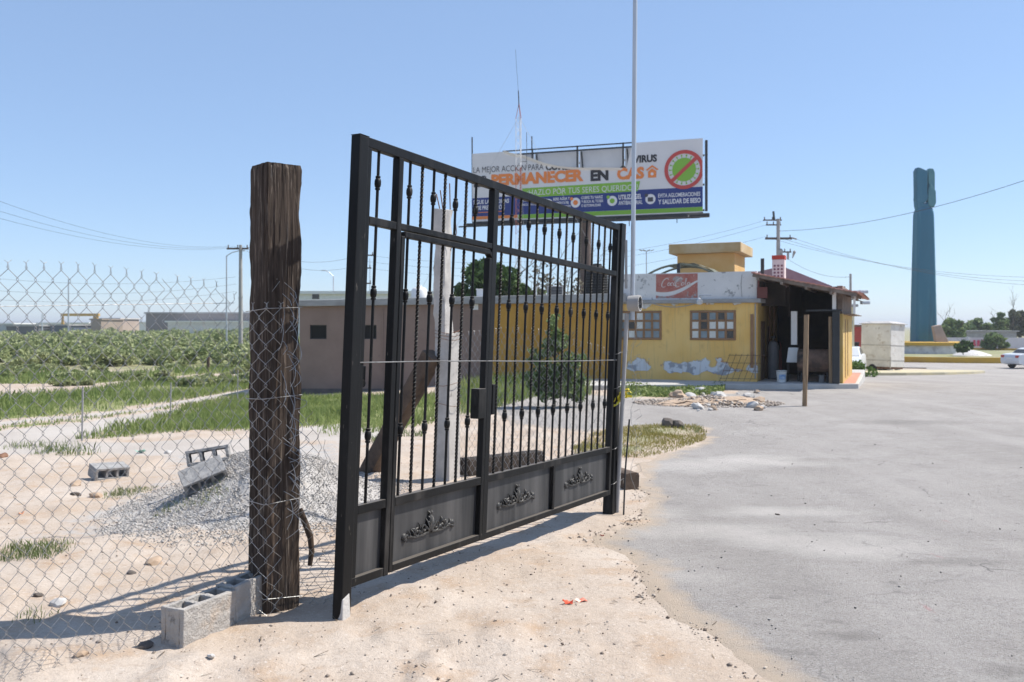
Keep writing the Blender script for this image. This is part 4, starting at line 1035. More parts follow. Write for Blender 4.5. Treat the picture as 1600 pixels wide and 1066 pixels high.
def arc(cx, cy, rx, ry, a0, a1, n=14, sl=.12): return [(cx + rx * math.cos(math.radians(a0 + (a1 - a0) * i / n)) + sl * ry * math.sin(math.radians(a0 + (a1 - a0) * i / n)), cy + ry * math.sin(math.radians(a0 + (a1 - a0) * i / n))) for i in range(n + 1)]
for ox, big in ((0.0, 1), (.33, 2)):
    stroke(arc(.225 + ox, .64, .070, .185, 40, 310, 18, .25), .011)
    stroke(arc(.315 + ox, .58, .028, .062, 0, 360, 14, .2), .009)
    if big == 1: stroke(arc(.385 + ox, .58, .028, .062, 50, 310, 12, .2), .009)
    else: stroke([(.365 + ox, .55), (.405 + ox, .70), (.41 + ox, .82), (.39 + ox, .80), (.375 + ox, .62), (.385 + ox, .52), (.405 + ox, .53)], .008)
    stroke(arc(.45 + ox, .58, .026, .060, 0, 360, 14, .2), .009); stroke([(.487 + ox, .65), (.478 + ox, .55), (.49 + ox, .515), (.51 + ox, .53)], .009)
stroke([(.515, .60), (.545, .605)], .010)
sc_.build('script_lettering', M['lettering'], sgo)

def lattice_window(t0, t1, z0, z1, cols, rows, seed):
    f = MB(); d0, d1 = -.03, .05; fw = .075
    bb(f, t0, t1, d0 - .006, d1, z1 - .07, z1); bb(f, t0, t1, d0 - .006, d1, z0, z0 + .07)
    cw = (t1 - t0 - fw) / cols; rh = (z1 - z0 - .07) / rows
    for c in range(cols + 1): bb(f, t0 + c * cw, t0 + c * cw + fw, d0, d1 - .002, z0 + .07, z1 - .07)
    for r in range(1, rows): 
        for c in range(cols): bb(f, t0 + c * cw + fw, t0 + (c + 1) * cw, d0, d1 - .002, z0 + r * rh, z0 + r * rh + .07)
    wo = f.build('window', M['frame_brown'], bd, bevel=.02)
    p = MB(); r_ = random.Random(seed)
    for r in range(rows):
        for c in range(cols):
            p.cur = r_.choice([0, 0, 0, 0, 1, 1, 2]); bb(p, t0 + c * cw + fw - .01, t0 + (c + 1) * cw + .01, -.012, -.004, z0 + r * rh + .05, z0 + (r + 1) * rh + .02)
    p.build('pane', [M['glass'], M['paleglass'], M['darkglass']], wo)
lattice_window(-1.935, -.59, 1.19, 2.07, 5, 3, 5)
lattice_window(-4.13, -2.785, 1.19, 2.07, 5, 3, 9)
fl = MB(); fl.tube([B(-1.55, -.1, 2.35), B(-1.55, -.45, 2.50), B(-1.2, -.5, 2.50)], .018, 6); fl.lathe(B(-1.55, -.5, 2.36), [(-.10, .10), (-.02, .09), (.06, .04)], 12, euler(.5, 0, 0)); fl.build('floodlight', M['galvpipe'], bd, smooth=40)
cb = MB(); cb.tube([B(-3.2 + .15 * i, -.13, 2.33 - .16 * math.sin(math.pi * i / 11)) for i in range(12)], .012, 5); cb.tube([B(-.42, -.005, 3.1), B(-.45, -.006, 2.8), B(-.42, -.006, 2.45)], .008, 4); cb.tube([B(-.04, -.02, 2.25), B(-.04, -.02, .1)], .02, 6)
cb.build('cable', M['pole_conc'], bd)
nb = MB(); bb(nb, -.18, -.09, -.03, -.001, .4, 1.95); nb.build('corner_strip', M['frame_brown'], bd)
# penthouse on the roof
ph = MB(); Pb = Vector((7.7, 31.0, 0))
def pb_(t, s, z): return Pb + U2 * t + W2 * s + Vector((0, 0, z))
M['ochre'] = mat('ochre_render', (0.58, 0.345, 0.12), (0.62, 0.40, 0.17), 1.5, 0.95, .2, 40)
ph.box(pb_(-1.0, 1.12, 3.25), (2.0, 2.24, 1.8), RB); ph.build('stair_housing', M['ochre'], bd)
ps = MB(); ps.box(pb_(-1.0, 1.12, 4.325), (2.5, 2.75, .34), RB); ps.build('housing_slab', mat('ochre_grey_slab', (0.42, 0.29, 0.13), (0.50, 0.40, 0.25), 1.2, .95, .2, 30), bd, bevel=.02)
for t_, s_q, h_ in ((-2.55, 1.2, 3.55), (.02, 1.0, 3.62)):
    v = MB(); v.tube([B(t_, s_q, 2.40), B(t_, s_q, h_)], .055, 10); v.build('vent_pipe', M['steel'], bd, smooth=40)
# dark arched tarpaulin on the roof
tpn = MB(); ars = []
for k in range(2):
    s0_ = 1.6 + 1.2 * k
    tpn.tube([B(-3.9 + 2.6 * i / 16, s0_, 2.55 + 1.0 * math.sin(math.pi * (.08 + .84 * i / 16)) ** .5) for i in range(17)], .035, 6)
vs = []; 
for i in range(17):
    for k in range(2): vs.append(B(-3.6 + 2.3 * i / 16, 1.6 + 1.2 * k, 2.60 + 1.0 * math.sin(math.pi * (.08 + .84 * i / 16)) ** .5 + .02 * math.sin(i * 2)))
tpn.add(vs, [(2 * i, 2 * i + 1, 2 * i + 3, 2 * i + 2) for i in range(4, 16)])
tarp = tpn.build('roof_awning', mat('dull_green_canvas', (0.10, 0.11, 0.08), (0.16, 0.17, 0.13), 3, .9), bd)
# porch
lean = MB(); N = 44; vs = []
def rz_(t): return 3.14 - (3.14 - 2.50) * (t + .08) / 2.95
for k in range(9):
    s = -.50 + 7.0 * k / 8
    for i in range(N + 1):
        t = -.08 + 2.95 * i / N; vs.append(B(t, s + .03 * math.sin(i * 1.3) * (k == 0), rz_(t) + .016 * (i % 2) + .03 * float(fbm(t * 1.3, s * .6, 2, 4))))
nv = len(vs); vs += [v - Vector((0, 0, .035)) for v in vs]
fs = [(k * (N + 1) + i, k * (N + 1) + i + 1, (k + 1) * (N + 1) + i + 1, (k + 1) * (N + 1) + i) for k in range(8) for i in range(N)]
fs += [tuple(nv + q for q in f[::-1]) for f in fs] + [(i + 1, i, nv + i, nv + i + 1) for i in range(N)]
lean.add(vs, fs); lean.build('porch_roof', M['roof_red'], bd)
M['oldwood'] = mat('grey_old_timber', (0.16, 0.125, 0.10), (0.26, 0.21, 0.17), 4, .9, .3, 30)
be = MB()
for s in (-.42, .9, 2.4):
    a, b_ = B(-.05, s, rz_(-.05) - .07), B(2.72, s, rz_(2.72) - .07); d = b_ - a
    be.box((a + b_) / 2, (d.length, .08, .11), RB @ Matrix.Rotation(math.atan2(.64 * 2.77 / 2.95, 2.77), 3, 'Y'))
for t in (.1, .75, 1.4, 2.05, 2.6): be.box(B(t, 1.0, rz_(t) - .16), (.06, 3.2, .07), RB)
be.build('porch_beam', M['oldwood'], bd)
cl = MB(); bb(cl, 2.05, 2.24, -.02, .18, 0, 2.02); bb(cl, 1.35, 2.30, -.04, .20, 2.022, 2.07); cl.build('porch_column', M['steel'], bd, bevel=.01)
wp = MB(); bb(wp, 2.05, 2.15, 0, .1, 2.072, 2.64); bb(wp, 2.60, 2.66, -.1, -.04, 1.95, 2.52); wp.build('porch_post', M['white'], bd)
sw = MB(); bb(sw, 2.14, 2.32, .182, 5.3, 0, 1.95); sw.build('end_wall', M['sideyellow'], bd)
up = MB(); bb(up, 2.16, 2.30, .3, 5.3, 1.955, 2.74); bb(up, 2.10, 2.62, .5, 5.3, 1.93, 1.952); up.build('end_boards', M['oldwood'], bd)
for s in (1.2, 2.5): 
    dj = MB(); bb(dj, 2.318, 2.335, s, s + .12, .1, 1.8); dj.build('pilaster', M['frame_brown'], bd)
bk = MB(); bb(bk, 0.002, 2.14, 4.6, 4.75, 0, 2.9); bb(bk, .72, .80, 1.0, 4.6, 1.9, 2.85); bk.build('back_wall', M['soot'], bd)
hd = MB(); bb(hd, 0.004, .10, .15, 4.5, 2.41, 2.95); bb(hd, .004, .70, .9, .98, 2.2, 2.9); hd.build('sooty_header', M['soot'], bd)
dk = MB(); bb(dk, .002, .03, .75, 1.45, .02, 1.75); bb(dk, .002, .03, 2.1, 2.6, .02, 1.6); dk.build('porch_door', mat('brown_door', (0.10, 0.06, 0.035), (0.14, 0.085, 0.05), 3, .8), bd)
mx = MB(); bb(mx, .04, .08, -.1, -.06, 2.405, 3.02); bb(mx, .02, .30, -.12, .02, 2.41, 2.72); mx.build('maroon_panel', mat('maroon_board', (0.13, 0.045, 0.04), (0.17, 0.06, 0.05), 3, .9), bd)

# things standing in and before the porch
def onpave(px, py): 
    k = (py - HZ) / F; Y = EYE / k; return Vector(((px - 800) / F * Y, Y, 0.0))
dc = thing('smoke_duct', 'white metal smoke duct with a box hood in the dark porch', 'duct', tuple(B(.95, .8, 0)))
d_ = MB(); d_.box(B(.95, .8, 1.55), (.17, .15, .98), RB); d_.build('flue', M['white'], dc, bevel=.01)
d_ = MB(); d_.hexa([B(.75, .62, .55), B(1.10, .62, .55), B(1.10, .98, .55), B(.75, .98, .55)], [B(.80, .66, .98), B(1.06, .66, .98), B(1.06, .94, .98), B(.80, .94, .98)]); d_.build('hood', M['white'], dc, bevel=.01)
lg = MB()
for a_, b_ in ((.78, .65), (1.07, .65), (.78, .95), (1.07, .95)): lg.tube([B(a_, b_, 0), B(a_, b_, .55)], .018, 6)
lg.build('stand', M['steel'], dc)
gr = thing('barrel_grill', 'large rusty drum grill lying on its side behind the wooden stakes', 'grill', tuple(B(1.55, .35, 0)))
g_ = MB(); g_.lathe(B(1.55, .45, .62), [(-.48, .10), (-.46, .30), (-.40, .33), (.40, .33), (.46, .30), (.48, .10)], 22, RB @ Matrix.Rotation(math.radians(90), 3, 'Y')); g_.build('drum', mat('burnt_drum', (0.05, 0.03, 0.022), (0.20, 0.12, 0.08), 2.5, .8, .2, 30, spots=[((0.02, 0.016, 0.014), 2, .5, .62)]), gr, smooth=40)
for a_ in (1.2, 1.9):
    l_ = MB(); l_.tube([B(a_, .2, 0), B(a_, .35, .34)], .022, 6); l_.tube([B(a_, .7, 0), B(a_, .55, .34)], .022, 6); l_.build('leg', M['steel'], gr)
bp_ = onpave(1221, 597); bk_ = thing('paint_bucket', 'white plastic bucket with a blue label on the porch floor', 'bucket', tuple(bp_))
q = MB(); q.lathe(bp_, [(0.001, .12), (.30, .145), (.31, .152), (.33, .152), (.33, .138), (.25, .136)], 20); q.build('pail', M['white'], bk_, smooth=40)
q = MB(); q.tube([bp_ + Vector((.15 * math.cos(a), .15 * math.sin(a) - .0, .31 - .06 * math.sin(a / 1.0) if False else .31)) for a in np.linspace(math.pi, 2 * math.pi, 12)], .005, 5); q.build('handle', M['steel'], bk_)
q = MB(); vs = [bp_ + Vector(((.136 + .024 * z / .3) * math.cos(a), (.136 + .024 * z / .3) * math.sin(a), z)) for z in (.08, .22) for a in np.linspace(-2.3, -1.0, 8)]; q.add(vs, [(i, i + 1, 9 + i, 8 + i) for i in range(7)]); q.build('paper_label', mat('blue_label', (0.10, 0.25, 0.5), (.6, .65, .7), 12), bk_)
p = onpave(1208, 594); gt = thing('gas_cylinder', 'grey gas cylinder by the dark porch door', 'gas cylinder', tuple(p + Vector((.15, .5, 0))))
q = MB(); q.lathe(p + Vector((.15, .5, 0)), [(.0, .13), (.03, .16), (1.0, .16), (1.12, .12), (1.16, .05)], 18); q.build('body', mat('grey_cylinder', (0.13, 0.14, 0.15), (0.18, 0.18, 0.19), 4, .6), gt, smooth=40)
q = MB(); q.lathe(p + Vector((.15, .5, 0)), [(1.14, .03), (1.25, .03), (1.25, .08), (1.30, .08)], 12); q.build('valve', M['steel'], gt, smooth=40)
for dx in (0.0, .13):
    q = MB(); o_ = p + Vector((.12 + dx, .75, 0)); q.tube([o_ + Vector((0, 0, .9)), o_ + Vector((0, 0, 2.25))], .022, 8); q.build('pipe', M['rust'], gt)
p = onpave(1224, 590); hr = thing('hand_truck', 'dark red upright hand truck beside the smoke duct', 'hand truck', tuple(p + Vector((0, .6, 0))))
q = MB(); o_ = p + Vector((0, .6, 0))
for dx in (-.13, .13): q.tube([o_ + Vector((dx, 0, .1)), o_ + Vector((dx, .1, 1.0)), o_ + Vector((dx, .2, 1.1))], .02, 6)
for z in (.25, .5, .75): q.tube([o_ + Vector((-.13, .03, z)), o_ + Vector((.13, .03, z))], .02, 6)
q.box(o_ + Vector((0, .02, .5)), (.22, .02, .7)); q.box(o_ + Vector((0, -.1, .06)), (.3, .2, .02)); q.build('frame', mat('dark_red_paint', (0.16, 0.02, 0.018), (0.2, .03, .025), 5, .6), hr)
for dx in (-.18, .18):
    q = MB(); q.lathe(o_ + Vector((dx, .06, .1)), [(-.03, .06), (-.03, .1), (.03, .1), (.03, .06)], 14, Matrix.Rotation(math.radians(90), 3, 'Y')); q.build('wheel', M['rubber'], hr, smooth=40)
p = onpave(1286, 597); blkdup((p.x, p.y + .1, .102), (0, 0, 1.2), 'concrete block on the porch floor under the drum grill', greyme)
# bin at the end wall
p = hit(1334, 579); p.z = 0.0; bn = thing('rubbish_bin', 'black rubbish bin on the tiled pavement by the end wall', 'bin', tuple(p))
q = MB(); q.hexa([p + Vector(v) for v in ((-.2, -.2, 0.01), (.2, -.2, 0.01), (.2, .2, 0.01), (-.2, .2, 0.01))], [p + Vector(v) for v in ((-.25, -.25, .56), (.25, -.25, .56), (.25, .25, .56), (-.25, .25, .56))]); q.build('body', M['rubber'], bn, bevel=.02)
q = MB(); q.box(p + Vector((0, 0, .59)), (.54, .54, .05)); q.build('lid', M['steel'], bn, bevel=.02)
# lamps at the end of the porch roof
for px, py, px2, py2, lb in ((1322, 457, 1346, 455, 'upper'), (1330, 468, 1349, 472, 'lower')):
    a = at(px, py, 25.6); b_ = at(px2, py2, 25.0); lp = thing('arm_lamp', '%s of the two grey lamps on arms at the right end of the porch roof' % lb, 'lamp', tuple(a))
    q = MB(); q.tube([a, (a + b_) / 2 + Vector((0, 0, .02)), b_], .014, 6); q.build('arm', M['galvpipe'], lp)
    q = MB(); q.box(b_ + Vector((.05, 0, -.02)), (.24, .15, .09)); q.build('lamp_head', M['galvpipe'], lp, bevel=.02)
# bent rebar grid leaning on the front wall
rg = MB()
for i in range(6): rg.tube([B(-1.0 + .17 * i, -.35, 0.02), B(-.75 + .17 * i, -.05, .80)], .007, 5)
for i in range(4): rg.tube([B(-1.0 + .07 * i, -.33 + .09 * i, .1 + .22 * i), B(.05 + .06 * i, -.33 + .09 * i, .1 + .22 * i)], .007, 5)
tag(rg.build('rebar_grid', M['rust'], origin=tuple(B(-.5, -.2, 0))), 'rusty wire grid leaning against the peeling front wall', 'wire grid')
# wooden stakes
for px, py, ptop, lb in ((1258, 635, 492, 'rough wooden stake standing on the asphalt, the nearer and taller-looking one'), (1299, 607, 495, 'rough wooden stake standing at the edge of the pavement before the drum grill')):
    p = hit(px, py); zt = EYE - (ptop - HZ) / F * p.y
    beam((p.x - .01, p.y, p.z - .05), (p.x + .03 * (1 if px < 1280 else -1), p.y, zt), .10, .10, M['stake'], 'wooden_stake', lb, 'stake', px, .4)
# roof top things behind the parapet
p = B(.22, 3.3, 0); rs = thing('roof_sign_box', 'small white roof box with a red top band behind the porch roof', 'sign', tuple(p))
q = MB(); q.box(p + Vector((0, 0, 3.30)), (.38, .40, .86), RB); q.build('cabinet', mat('sign_white', (0.62, 0.56, 0.54), (0.66, .6, .58), 3, .8), rs, bevel=.01)
q = MB(); q.box(p + Vector((0, 0, 3.80)), (.40, .42, .13), RB); q.build('red_band', M['red'], rs, bevel=.005)
q = MB()
for r in range(6):
    for c in range(3): q.box(p + RB @ Vector((-.11 + .11 * c, -.203, 2.98 + .11 * r)), (.06, .008, .06), RB)
q.build('marking', mat('sign_purple', (0.16, 0.07, 0.10)), rs)
q = MB(); q.tube([p + Vector((0, 0, 2.3)), p + Vector((0, 0, 2.9))], .06, 8); q.build('post', M['steel'], rs)
pr = MB(); A_ = at(1225, 418, 34); pr.hexa([at(1225, 446, 34), at(1290, 446, 34), at(1290, 446, 40) , at(1225, 446, 40)], [at(1225, 417, 34), at(1243, 420, 34), at(1243, 420, 40), at(1225, 417, 40)])
prt = thing('shed_behind', 'shed with a faded purple pitched roof behind the porch', 'shed', (A_.x, A_.y, 0))
q = MB(); q.span((A_.x - .2, 34.0, -.4), (at(1300, 440, 34).x, 39.8, 2.9)); q.build('wall', M['offwhite'], prt); 
q = MB(); a, b_, c_ = at(1222, 416, 34), at(1300, 447, 34), Vector((0, 6, 0)); q.hexa([a - Vector((0, 0, .9)), b_ - Vector((0, 0, .06)), b_ + c_ - Vector((0, 0, .06)), a + c_ - Vector((0, 0, .9))], [a, b_, b_ + c_, a + c_]); q.build('roof', M['purple_roof'], prt)

# ------------------------------------------------------------------ long low building behind the gate
WY = 27.3; wx0, wxm, wx1 = -6.47, -.60, 3.35
lb_ = thing('low_building', 'long low building with grey slab roof, taupe wall at left, mustard wall at right', 'building', (wxm, WY, 0))
def wtop(x): return 2.20 + .13 * (x - wx0) / (wx1 - wx0)
def wallseg(x0, x1, m, holes=()):
    b = MB(); y0, y1 = WY, WY + .2
    xs = [x0]
    for h in holes: xs += [h[0], h[1]]
    xs.append(x1)
    for i in range(0, len(xs), 2): b.hexa([(xs[i], y0, -.9), (xs[i + 1], y0, -.9), (xs[i + 1], y1, -.9), (xs[i], y1, -.9)], [(xs[i], y0, wtop(xs[i])), (xs[i + 1], y0, wtop(xs[i + 1])), (xs[i + 1], y1, wtop(xs[i + 1])), (xs[i], y1, wtop(xs[i]))])
    for h in holes:
        b.hexa([(h[0], y0, -.9), (h[1], y0, -.9), (h[1], y1, -.9), (h[0], y1, -.9)], [(h[0], y0, h[2]), (h[1], y0, h[2]), (h[1], y1, h[2]), (h[0], y1, h[2])])
        b.hexa([(h[0], y0, h[3]), (h[1], y0, h[3]), (h[1], y1, h[3]), (h[0], y1, h[3])], [(h[0], y0, wtop(h[0])), (h[1], y0, wtop(h[1])), (h[1], y1, wtop(h[1])), (h[0], y1, wtop(h[0]))])
    return b.build('wall', m, lb_)
HL = [(-6.16, -5.65, 1.21, 1.64), (-4.64, -4.13, 1.21, 1.64)]
wallseg(wx0, wxm, M['taupe'], HL); wallseg(wxm, wx1, M['mustard'])
for h in HL:
    f = MB(); fw = .03
    f.span((h[0], WY + .08, h[2]), (h[0] + fw, WY + .12, h[3])); f.span((h[1] - fw, WY + .08, h[2]), (h[1], WY + .12, h[3])); f.span((h[0] + fw, WY + .08, h[2]), (h[1] - fw, WY + .12, h[2] + fw)); f.span((h[0] + fw, WY + .08, h[3] - fw), (h[1] - fw, WY + .12, h[3]))
    fo = f.build('window', M['steel'], lb_)
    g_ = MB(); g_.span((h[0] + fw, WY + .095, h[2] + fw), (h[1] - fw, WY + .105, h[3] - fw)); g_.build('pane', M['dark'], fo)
f = MB(); f.span((wx0, WY + .2, -.9), (wx0 + .2, WY + 7, wtop(wx0) - .002)); f.span((wx0 + .2, WY + 6.8, -.9), (wx1, WY + 7, 2.19)); f.build('end_wall', M['taupe'], lb_)
f = MB(); f.span((wx0 + .01, WY - .012, -.9), (wxm - .01, WY - .001, -.30)); f.build('plinth', mat('dark_foot_band', (0.10, 0.085, 0.08), (0.15, 0.12, 0.11), 3, .95), lb_)  # thin darker band along the foot of the taupe wall
f = MB(); xl, xr = wx0 - .25, wx1 + .1
f.hexa([(xl, WY - .16, wtop(xl) + .004), (xr, WY - .16, wtop(xr) + .004), (xr, WY + 7.2, wtop(xr) + .004), (xl, WY + 7.2, wtop(xl) + .004)], [(xl, WY - .16, 2.385), (xr, WY - .16, 2.605), (xr, WY + 7.2, 2.605), (xl, WY + 7.2, 2.385)])
f.build('roof_slab', M['slab'], lb_, bevel=.015)
for px in (598, 742, 830): 
    a = at(px, 473, WY); f = MB(); f.span((a.x - .1, WY - .008, a.z - .22), (a.x + .1, WY - .001, a.z - .02)) if px == 742 else f.span((a.x - .02, WY - .03, -.5), (a.x + .02, WY - .001, 2.1)); f.build('junction_box' if px == 742 else 'downpipe', M['white'] if px == 742 else (M['taupe'] if px == 598 else M['mustard']), lb_)
# on its roof
a = at(655, 470, 29.5); wt = thing('white_water_tank', 'small white water tank on the slab roof left of the concrete post', 'water tank', (a.x, a.y, 2.4))
q = MB(); q.lathe((a.x, a.y, 0), [(2.40, .24), (2.44, .26), (2.78, .26), (2.86, .20), (2.90, .09), (2.95, .09), (2.96, .02)], 20); q.build('shell', M['white'], wt, smooth=40)
q = MB(); q.tube([(a.x + .26, a.y, 2.41), (a.x + .30, a.y - .05, 2.55)], .02, 6); q.build('pipe', M['white'], wt)
a = at(932, 458, 29.4); wt = thing('black_water_tank', 'big black ribbed water tank on the roof behind the right gate post', 'water tank', (a.x, a.y, 2.6))
q = MB(); pf = [(2.60, .34), (2.64, .37)]
for i in range(8): pf += [(2.68 + .085 * i, .37), (2.70 + .085 * i, .385), (2.73 + .085 * i, .385), (2.75 + .085 * i, .37)]
pf += [(3.42, .36), (3.52, .28), (3.60, .16)]
q.lathe((a.x, a.y, 0), pf, 28); q.build('shell', M['rubber'], wt, smooth=40)
q = MB(); q.lathe((a.x, a.y, 0), [(3.59, .15), (3.60, .17), (3.64, .17), (3.66, .05)], 20); q.build('lid', M['steel'], wt, smooth=40)
a = at(867, 456, 29); ac = thing('air_conditioner', 'grey air conditioner box on the slab roof behind the gate bars', 'air conditioner', (a.x, a.y, 2.5))
q = MB(); q.box((a.x, a.y, 2.73), (.50, .45, .34)); q.build('casing', M['slab'], ac, bevel=.02)
q = MB()
for i in range(6): q.box((a.x, a.y - .232, 2.61 + .048 * i), (.42, .02, .024))
q.build('grille', M['steel'], ac)
a = at(751, 459, 28.5); q = MB(); q.span((a.x - .13, a.y, 2.50), (a.x + .13, a.y + .3, 2.76)); q.span((a.x - .15, a.y - .02, 2.762), (a.x + .15, a.y + .32, 2.79)); tag(q.build('roof_vent_box', M['white'], origin=(a.x, a.y, 2.5), bevel=.01), 'small white box on the slab roof right of the concrete post', 'vent box')
a = at(838, 462, 28.5); q = MB(); q.tube([(a.x, a.y, 2.5), (a.x, a.y, 2.80), (a.x + .04, a.y, 2.86), (a.x + .14, a.y, 2.86)], .02, 8); tag(q.build('bent_pipe', M['white'], origin=(a.x, a.y, 2.5), smooth=60), 'white bent pipe rising from the slab roof', 'pipe')

# ------------------------------------------------------------------ billboard
BLt = Vector((-2.13, 48, 0)); BRt = Vector((9.37, 44, 0)); BU = (BRt - BLt); BW = BU.length; BU.normalize(); BN = Vector((BU.y, -BU.x, 0)); Bz0, Bz1 = 7.20, 10.84; BH = Bz1 - Bz0
def bp(s, t, out=0.0): return BLt + BU * (BW * s) + BN * out + Vector((0, 0, Bz1 - BH * t))
RBd = Matrix((BU, -BN, Vector((0, 0, 1)))).transposed()
bil = thing('billboard', 'roadside billboard on a thick brown column, its poster torn open at the top', 'billboard', (BLt.x + BU.x * BW / 2, BLt.y + BU.y * BW / 2, gbase(3.6, 46)))
P_ = MB(); cen = BLt + BU * (BW * .5)
P_.tube([cen - BN * .6 + Vector((0, 0, -.6)), cen - BN * .6 + Vector((0, 0, Bz0 - .1))], .30, 20); P_.build('column', M['brownsteel'], bil, smooth=40)
def bpoly(mb, pts, out, thick=.02):
    a = [bp(s, t, out) for s, t in pts]; k = [q - BN * thick for q in a]; n = len(a)
    mb.add(a + k, [tuple(range(n - 1, -1, -1)), tuple(range(n, 2 * n))] + [(i, (i + 1) % n, n + (i + 1) % n, n + i) for i in range(n)])
def bquad(s0, s1, t0, t1): return [(s0, t0), (s1, t0), (s1, t1), (s0, t1)]
TEAR = [(0.155, 0), (.185, .045), (.25, .10), (.335, .215), (.40, .27), (.45, .295), (.50, .315), (.58, .335), (.675, .36), (.690, .33), (.697, .20), (.715, .0)]
vin = mat('poster_vinyl', (0.66, 0.655, 0.65), (0.70, 0.695, 0.69), .5, .6, .15, 2)
q = MB(); bpoly(q, [(0, 0)] + TEAR[:9], 0) if False else None
bpoly(q, [(0, 0), (0, .30), (.155, .30), (.155, 0)], 0); bpoly(q, [(0, .30), (0, 1), (1, 1), (1, .365), (.675, .365), (.58, .335), (.5, .315), (.45, .30)], 0)
bpoly(q, [(.155, 0), (.155, .30), (.45, .30), (.40, .27), (.335, .215), (.25, .10), (.185, .045)], 0); bpoly(q, [(.675, .365), (1, .365), (1, 0), (.715, 0), (.697, .20), (.690, .33)], 0)
q.build('poster', vin, bil)
fl_ = MB(); vs = []
for i, (s, t) in enumerate(TEAR[:9]): 
    for j, dt in enumerate((0, -.012, -.004)): vs.append(bp(s - .004 * j, t + dt * (1 + .5 * math.sin(i)) + .02 * (j == 2), .03 + .10 * math.sin(j * 1.3 + .3)))
fl_.add(vs, [(3 * i + j, 3 * i + j + 1, 3 * i + j + 4, 3 * i + j + 3) for i in range(8) for j in range(2)]); fl_.build('torn_flap', vin, bil, smooth=60)
q = MB(); 
for s0, s1 in ((.15, .2735), (.2765, .4735), (.4765, .6705), (.6735, .73)): bpoly(q, bquad(s0, s1, .035, .40), -.5)
q.build('back_panel', mat('back_sheet', (0.56, 0.57, 0.58), (0.64, 0.645, 0.65), .6, .7), bil)
q = MB(); T = lambda a, b_, r=.05: q.tube([a, b_], r, 6)
T(bp(.14, -.01, -.1), bp(.715, -.01, -.1), .035); T(bp(.17, .045, -.12), bp(.72, .045, -.12), .045); T(bp(.3, .385, -.15), bp(.72, .385, -.15), .035); T(bp(.3, .345, -.15), bp(.72, .345, -.15), .025)
for s in (.275, .475, .672): T(bp(s, -.02, -.1), bp(s, .40, -.1), .045); T(bp(s + .012, .05, -.4), bp(s + .02, .40, -.4), .04); T(bp(s, .30, -.1), bp(s - .035, .40, -.15), .04); T(bp(s, .30, -.1), bp(s + .035, .40, -.15), .04)
T(bp(1.012, .02, -.2), bp(1.012, .98, -.2), .07); T(bp(-.004, -.25, -.1), bp(-.002, 1.0, -.1), .035)
T(bp(-.02, 1.05, .3), bp(1.03, 1.05, .3), .07); T(bp(-.03, 1.10, 1.0), bp(1.0, 1.10, 1.0), .04); T(bp(0, 1.02, -.1), bp(1, 1.02, -.1), .10); T(bp(.88, 1.055, .4), bp(1.03, 1.055, .4), .11)
T(bp(.273, -.20, -.1), bp(.273, 0, -.1), .03)
for s in (.05, .2, .35, .5, .65, .8, .95): T(bp(s, 1.02, -.1), bp(s, 1.09, 1.0), .04)
for s in (.02, .18, .34, .5, .66, .82, .98): T(bp(s, .05, -.58), bp(s, 1.0, -.58), .05)
for t in (.2, .6, .95): T(bp(.0, t, -.64), bp(1, t, -.64), .05)
T(bp(.705, 1.03, .3), bp(.705, 1.16, .3), .02); T(bp(.90, 1.03, .3), bp(.90, 1.14, .3), .02)
q.build('steel_frame', M['steel'], bil)
INK = {k: mat('ink_' + k, c, rough=.7) for k, c in dict(black=(.03, .03, .035), orange=(.78, .24, .06), navy=(.022, .045, .20), green=(.22, .46, .05), white=(.74, .74, .74), red=(.52, .07, .06), grey=(.06, .06, .07)).items()}
q = MB(); bpoly(q, bquad(0, 1, .655, .925), .010, .006); q.build('navy_band', INK['navy'], bil)
q = MB(); bpoly(q, bquad(.215, 1, .927, .985), .010, .006); bpoly(q, [(.232, .55), (.745, .535), (.735, .672), (.232, .685)], .014, .004); q.build('green_band', INK['green'], bil)
q = MB(); bpoly(q, bquad(0, .21, .927, .97), .010, .006); q.build('orange_band', INK['orange'], bil)
def text(body, s0, s1, tb, tcap, ink, bold=0.0, clip=None, out=.018, slope=0.0):
    """a line of lettering fitted between s0 and s1, baseline at tb, capitals up to tcap"""
    cu = bpy.data.curves.new('lettering', 'FONT'); cu.body = body; cu.size = 1; cu.offset = bold; cu.resolution_u = 3
    o = bpy.data.objects.new('lettering', cu); COL.objects.link(o)
    dg = bpy.context.evaluated_depsgraph_get(); me = bpy.data.meshes.new_from_object(o.evaluated_get(dg)); bpy.data.objects.remove(o); bpy.data.curves.remove(cu)
    xs = [v.co.x for v in me.vertices]; x0, x1 = min(xs), max(xs); cap = 0.73
    for v in me.vertices:
        u = (v.co.x - x0) / (x1 - x0); s = s0 + (s1 - s0) * u; t = tb - (tb - tcap) * v.co.y / cap + slope * u
        v.co = Vector((s, t, 0))
    if clip:
        bm = bmesh.new(); bm.from_mesh(me)
        a, b_ = clip; n = Vector((b_[1] - a[1], -(b_[0] - a[0]), 0)).normalized()
        bmesh.ops.bisect_plane(bm, geom=bm.verts[:] + bm.edges[:] + bm.faces[:], plane_co=Vector((a[0], a[1], 0)), plane_no=n, clear_outer=True); bm.to_mesh(me); bm.free()
    org = Vector(ROOT[bil.name])
    for v in me.vertices: v.co = bp(v.co.x, v.co.y, out) - org
    me.materials.clear(); me.materials.append(INK[ink])
    o = bpy.data.objects.new('lettering', me); COL.objects.link(o); o.parent = bil; ROOT[o.name] = tuple(org); return o
text('LA MEJOR ACCIÓN PARA', .006, .328, .285, .195, 'grey', -.004, slope=.012)
text('COMBATIR', .338, .52, .305, .205, 'black', .045, clip=((.335, .222), (.47, .318)), slope=.012)
text('VIRUS', .717, .815, .275, .178, 'black', .045)
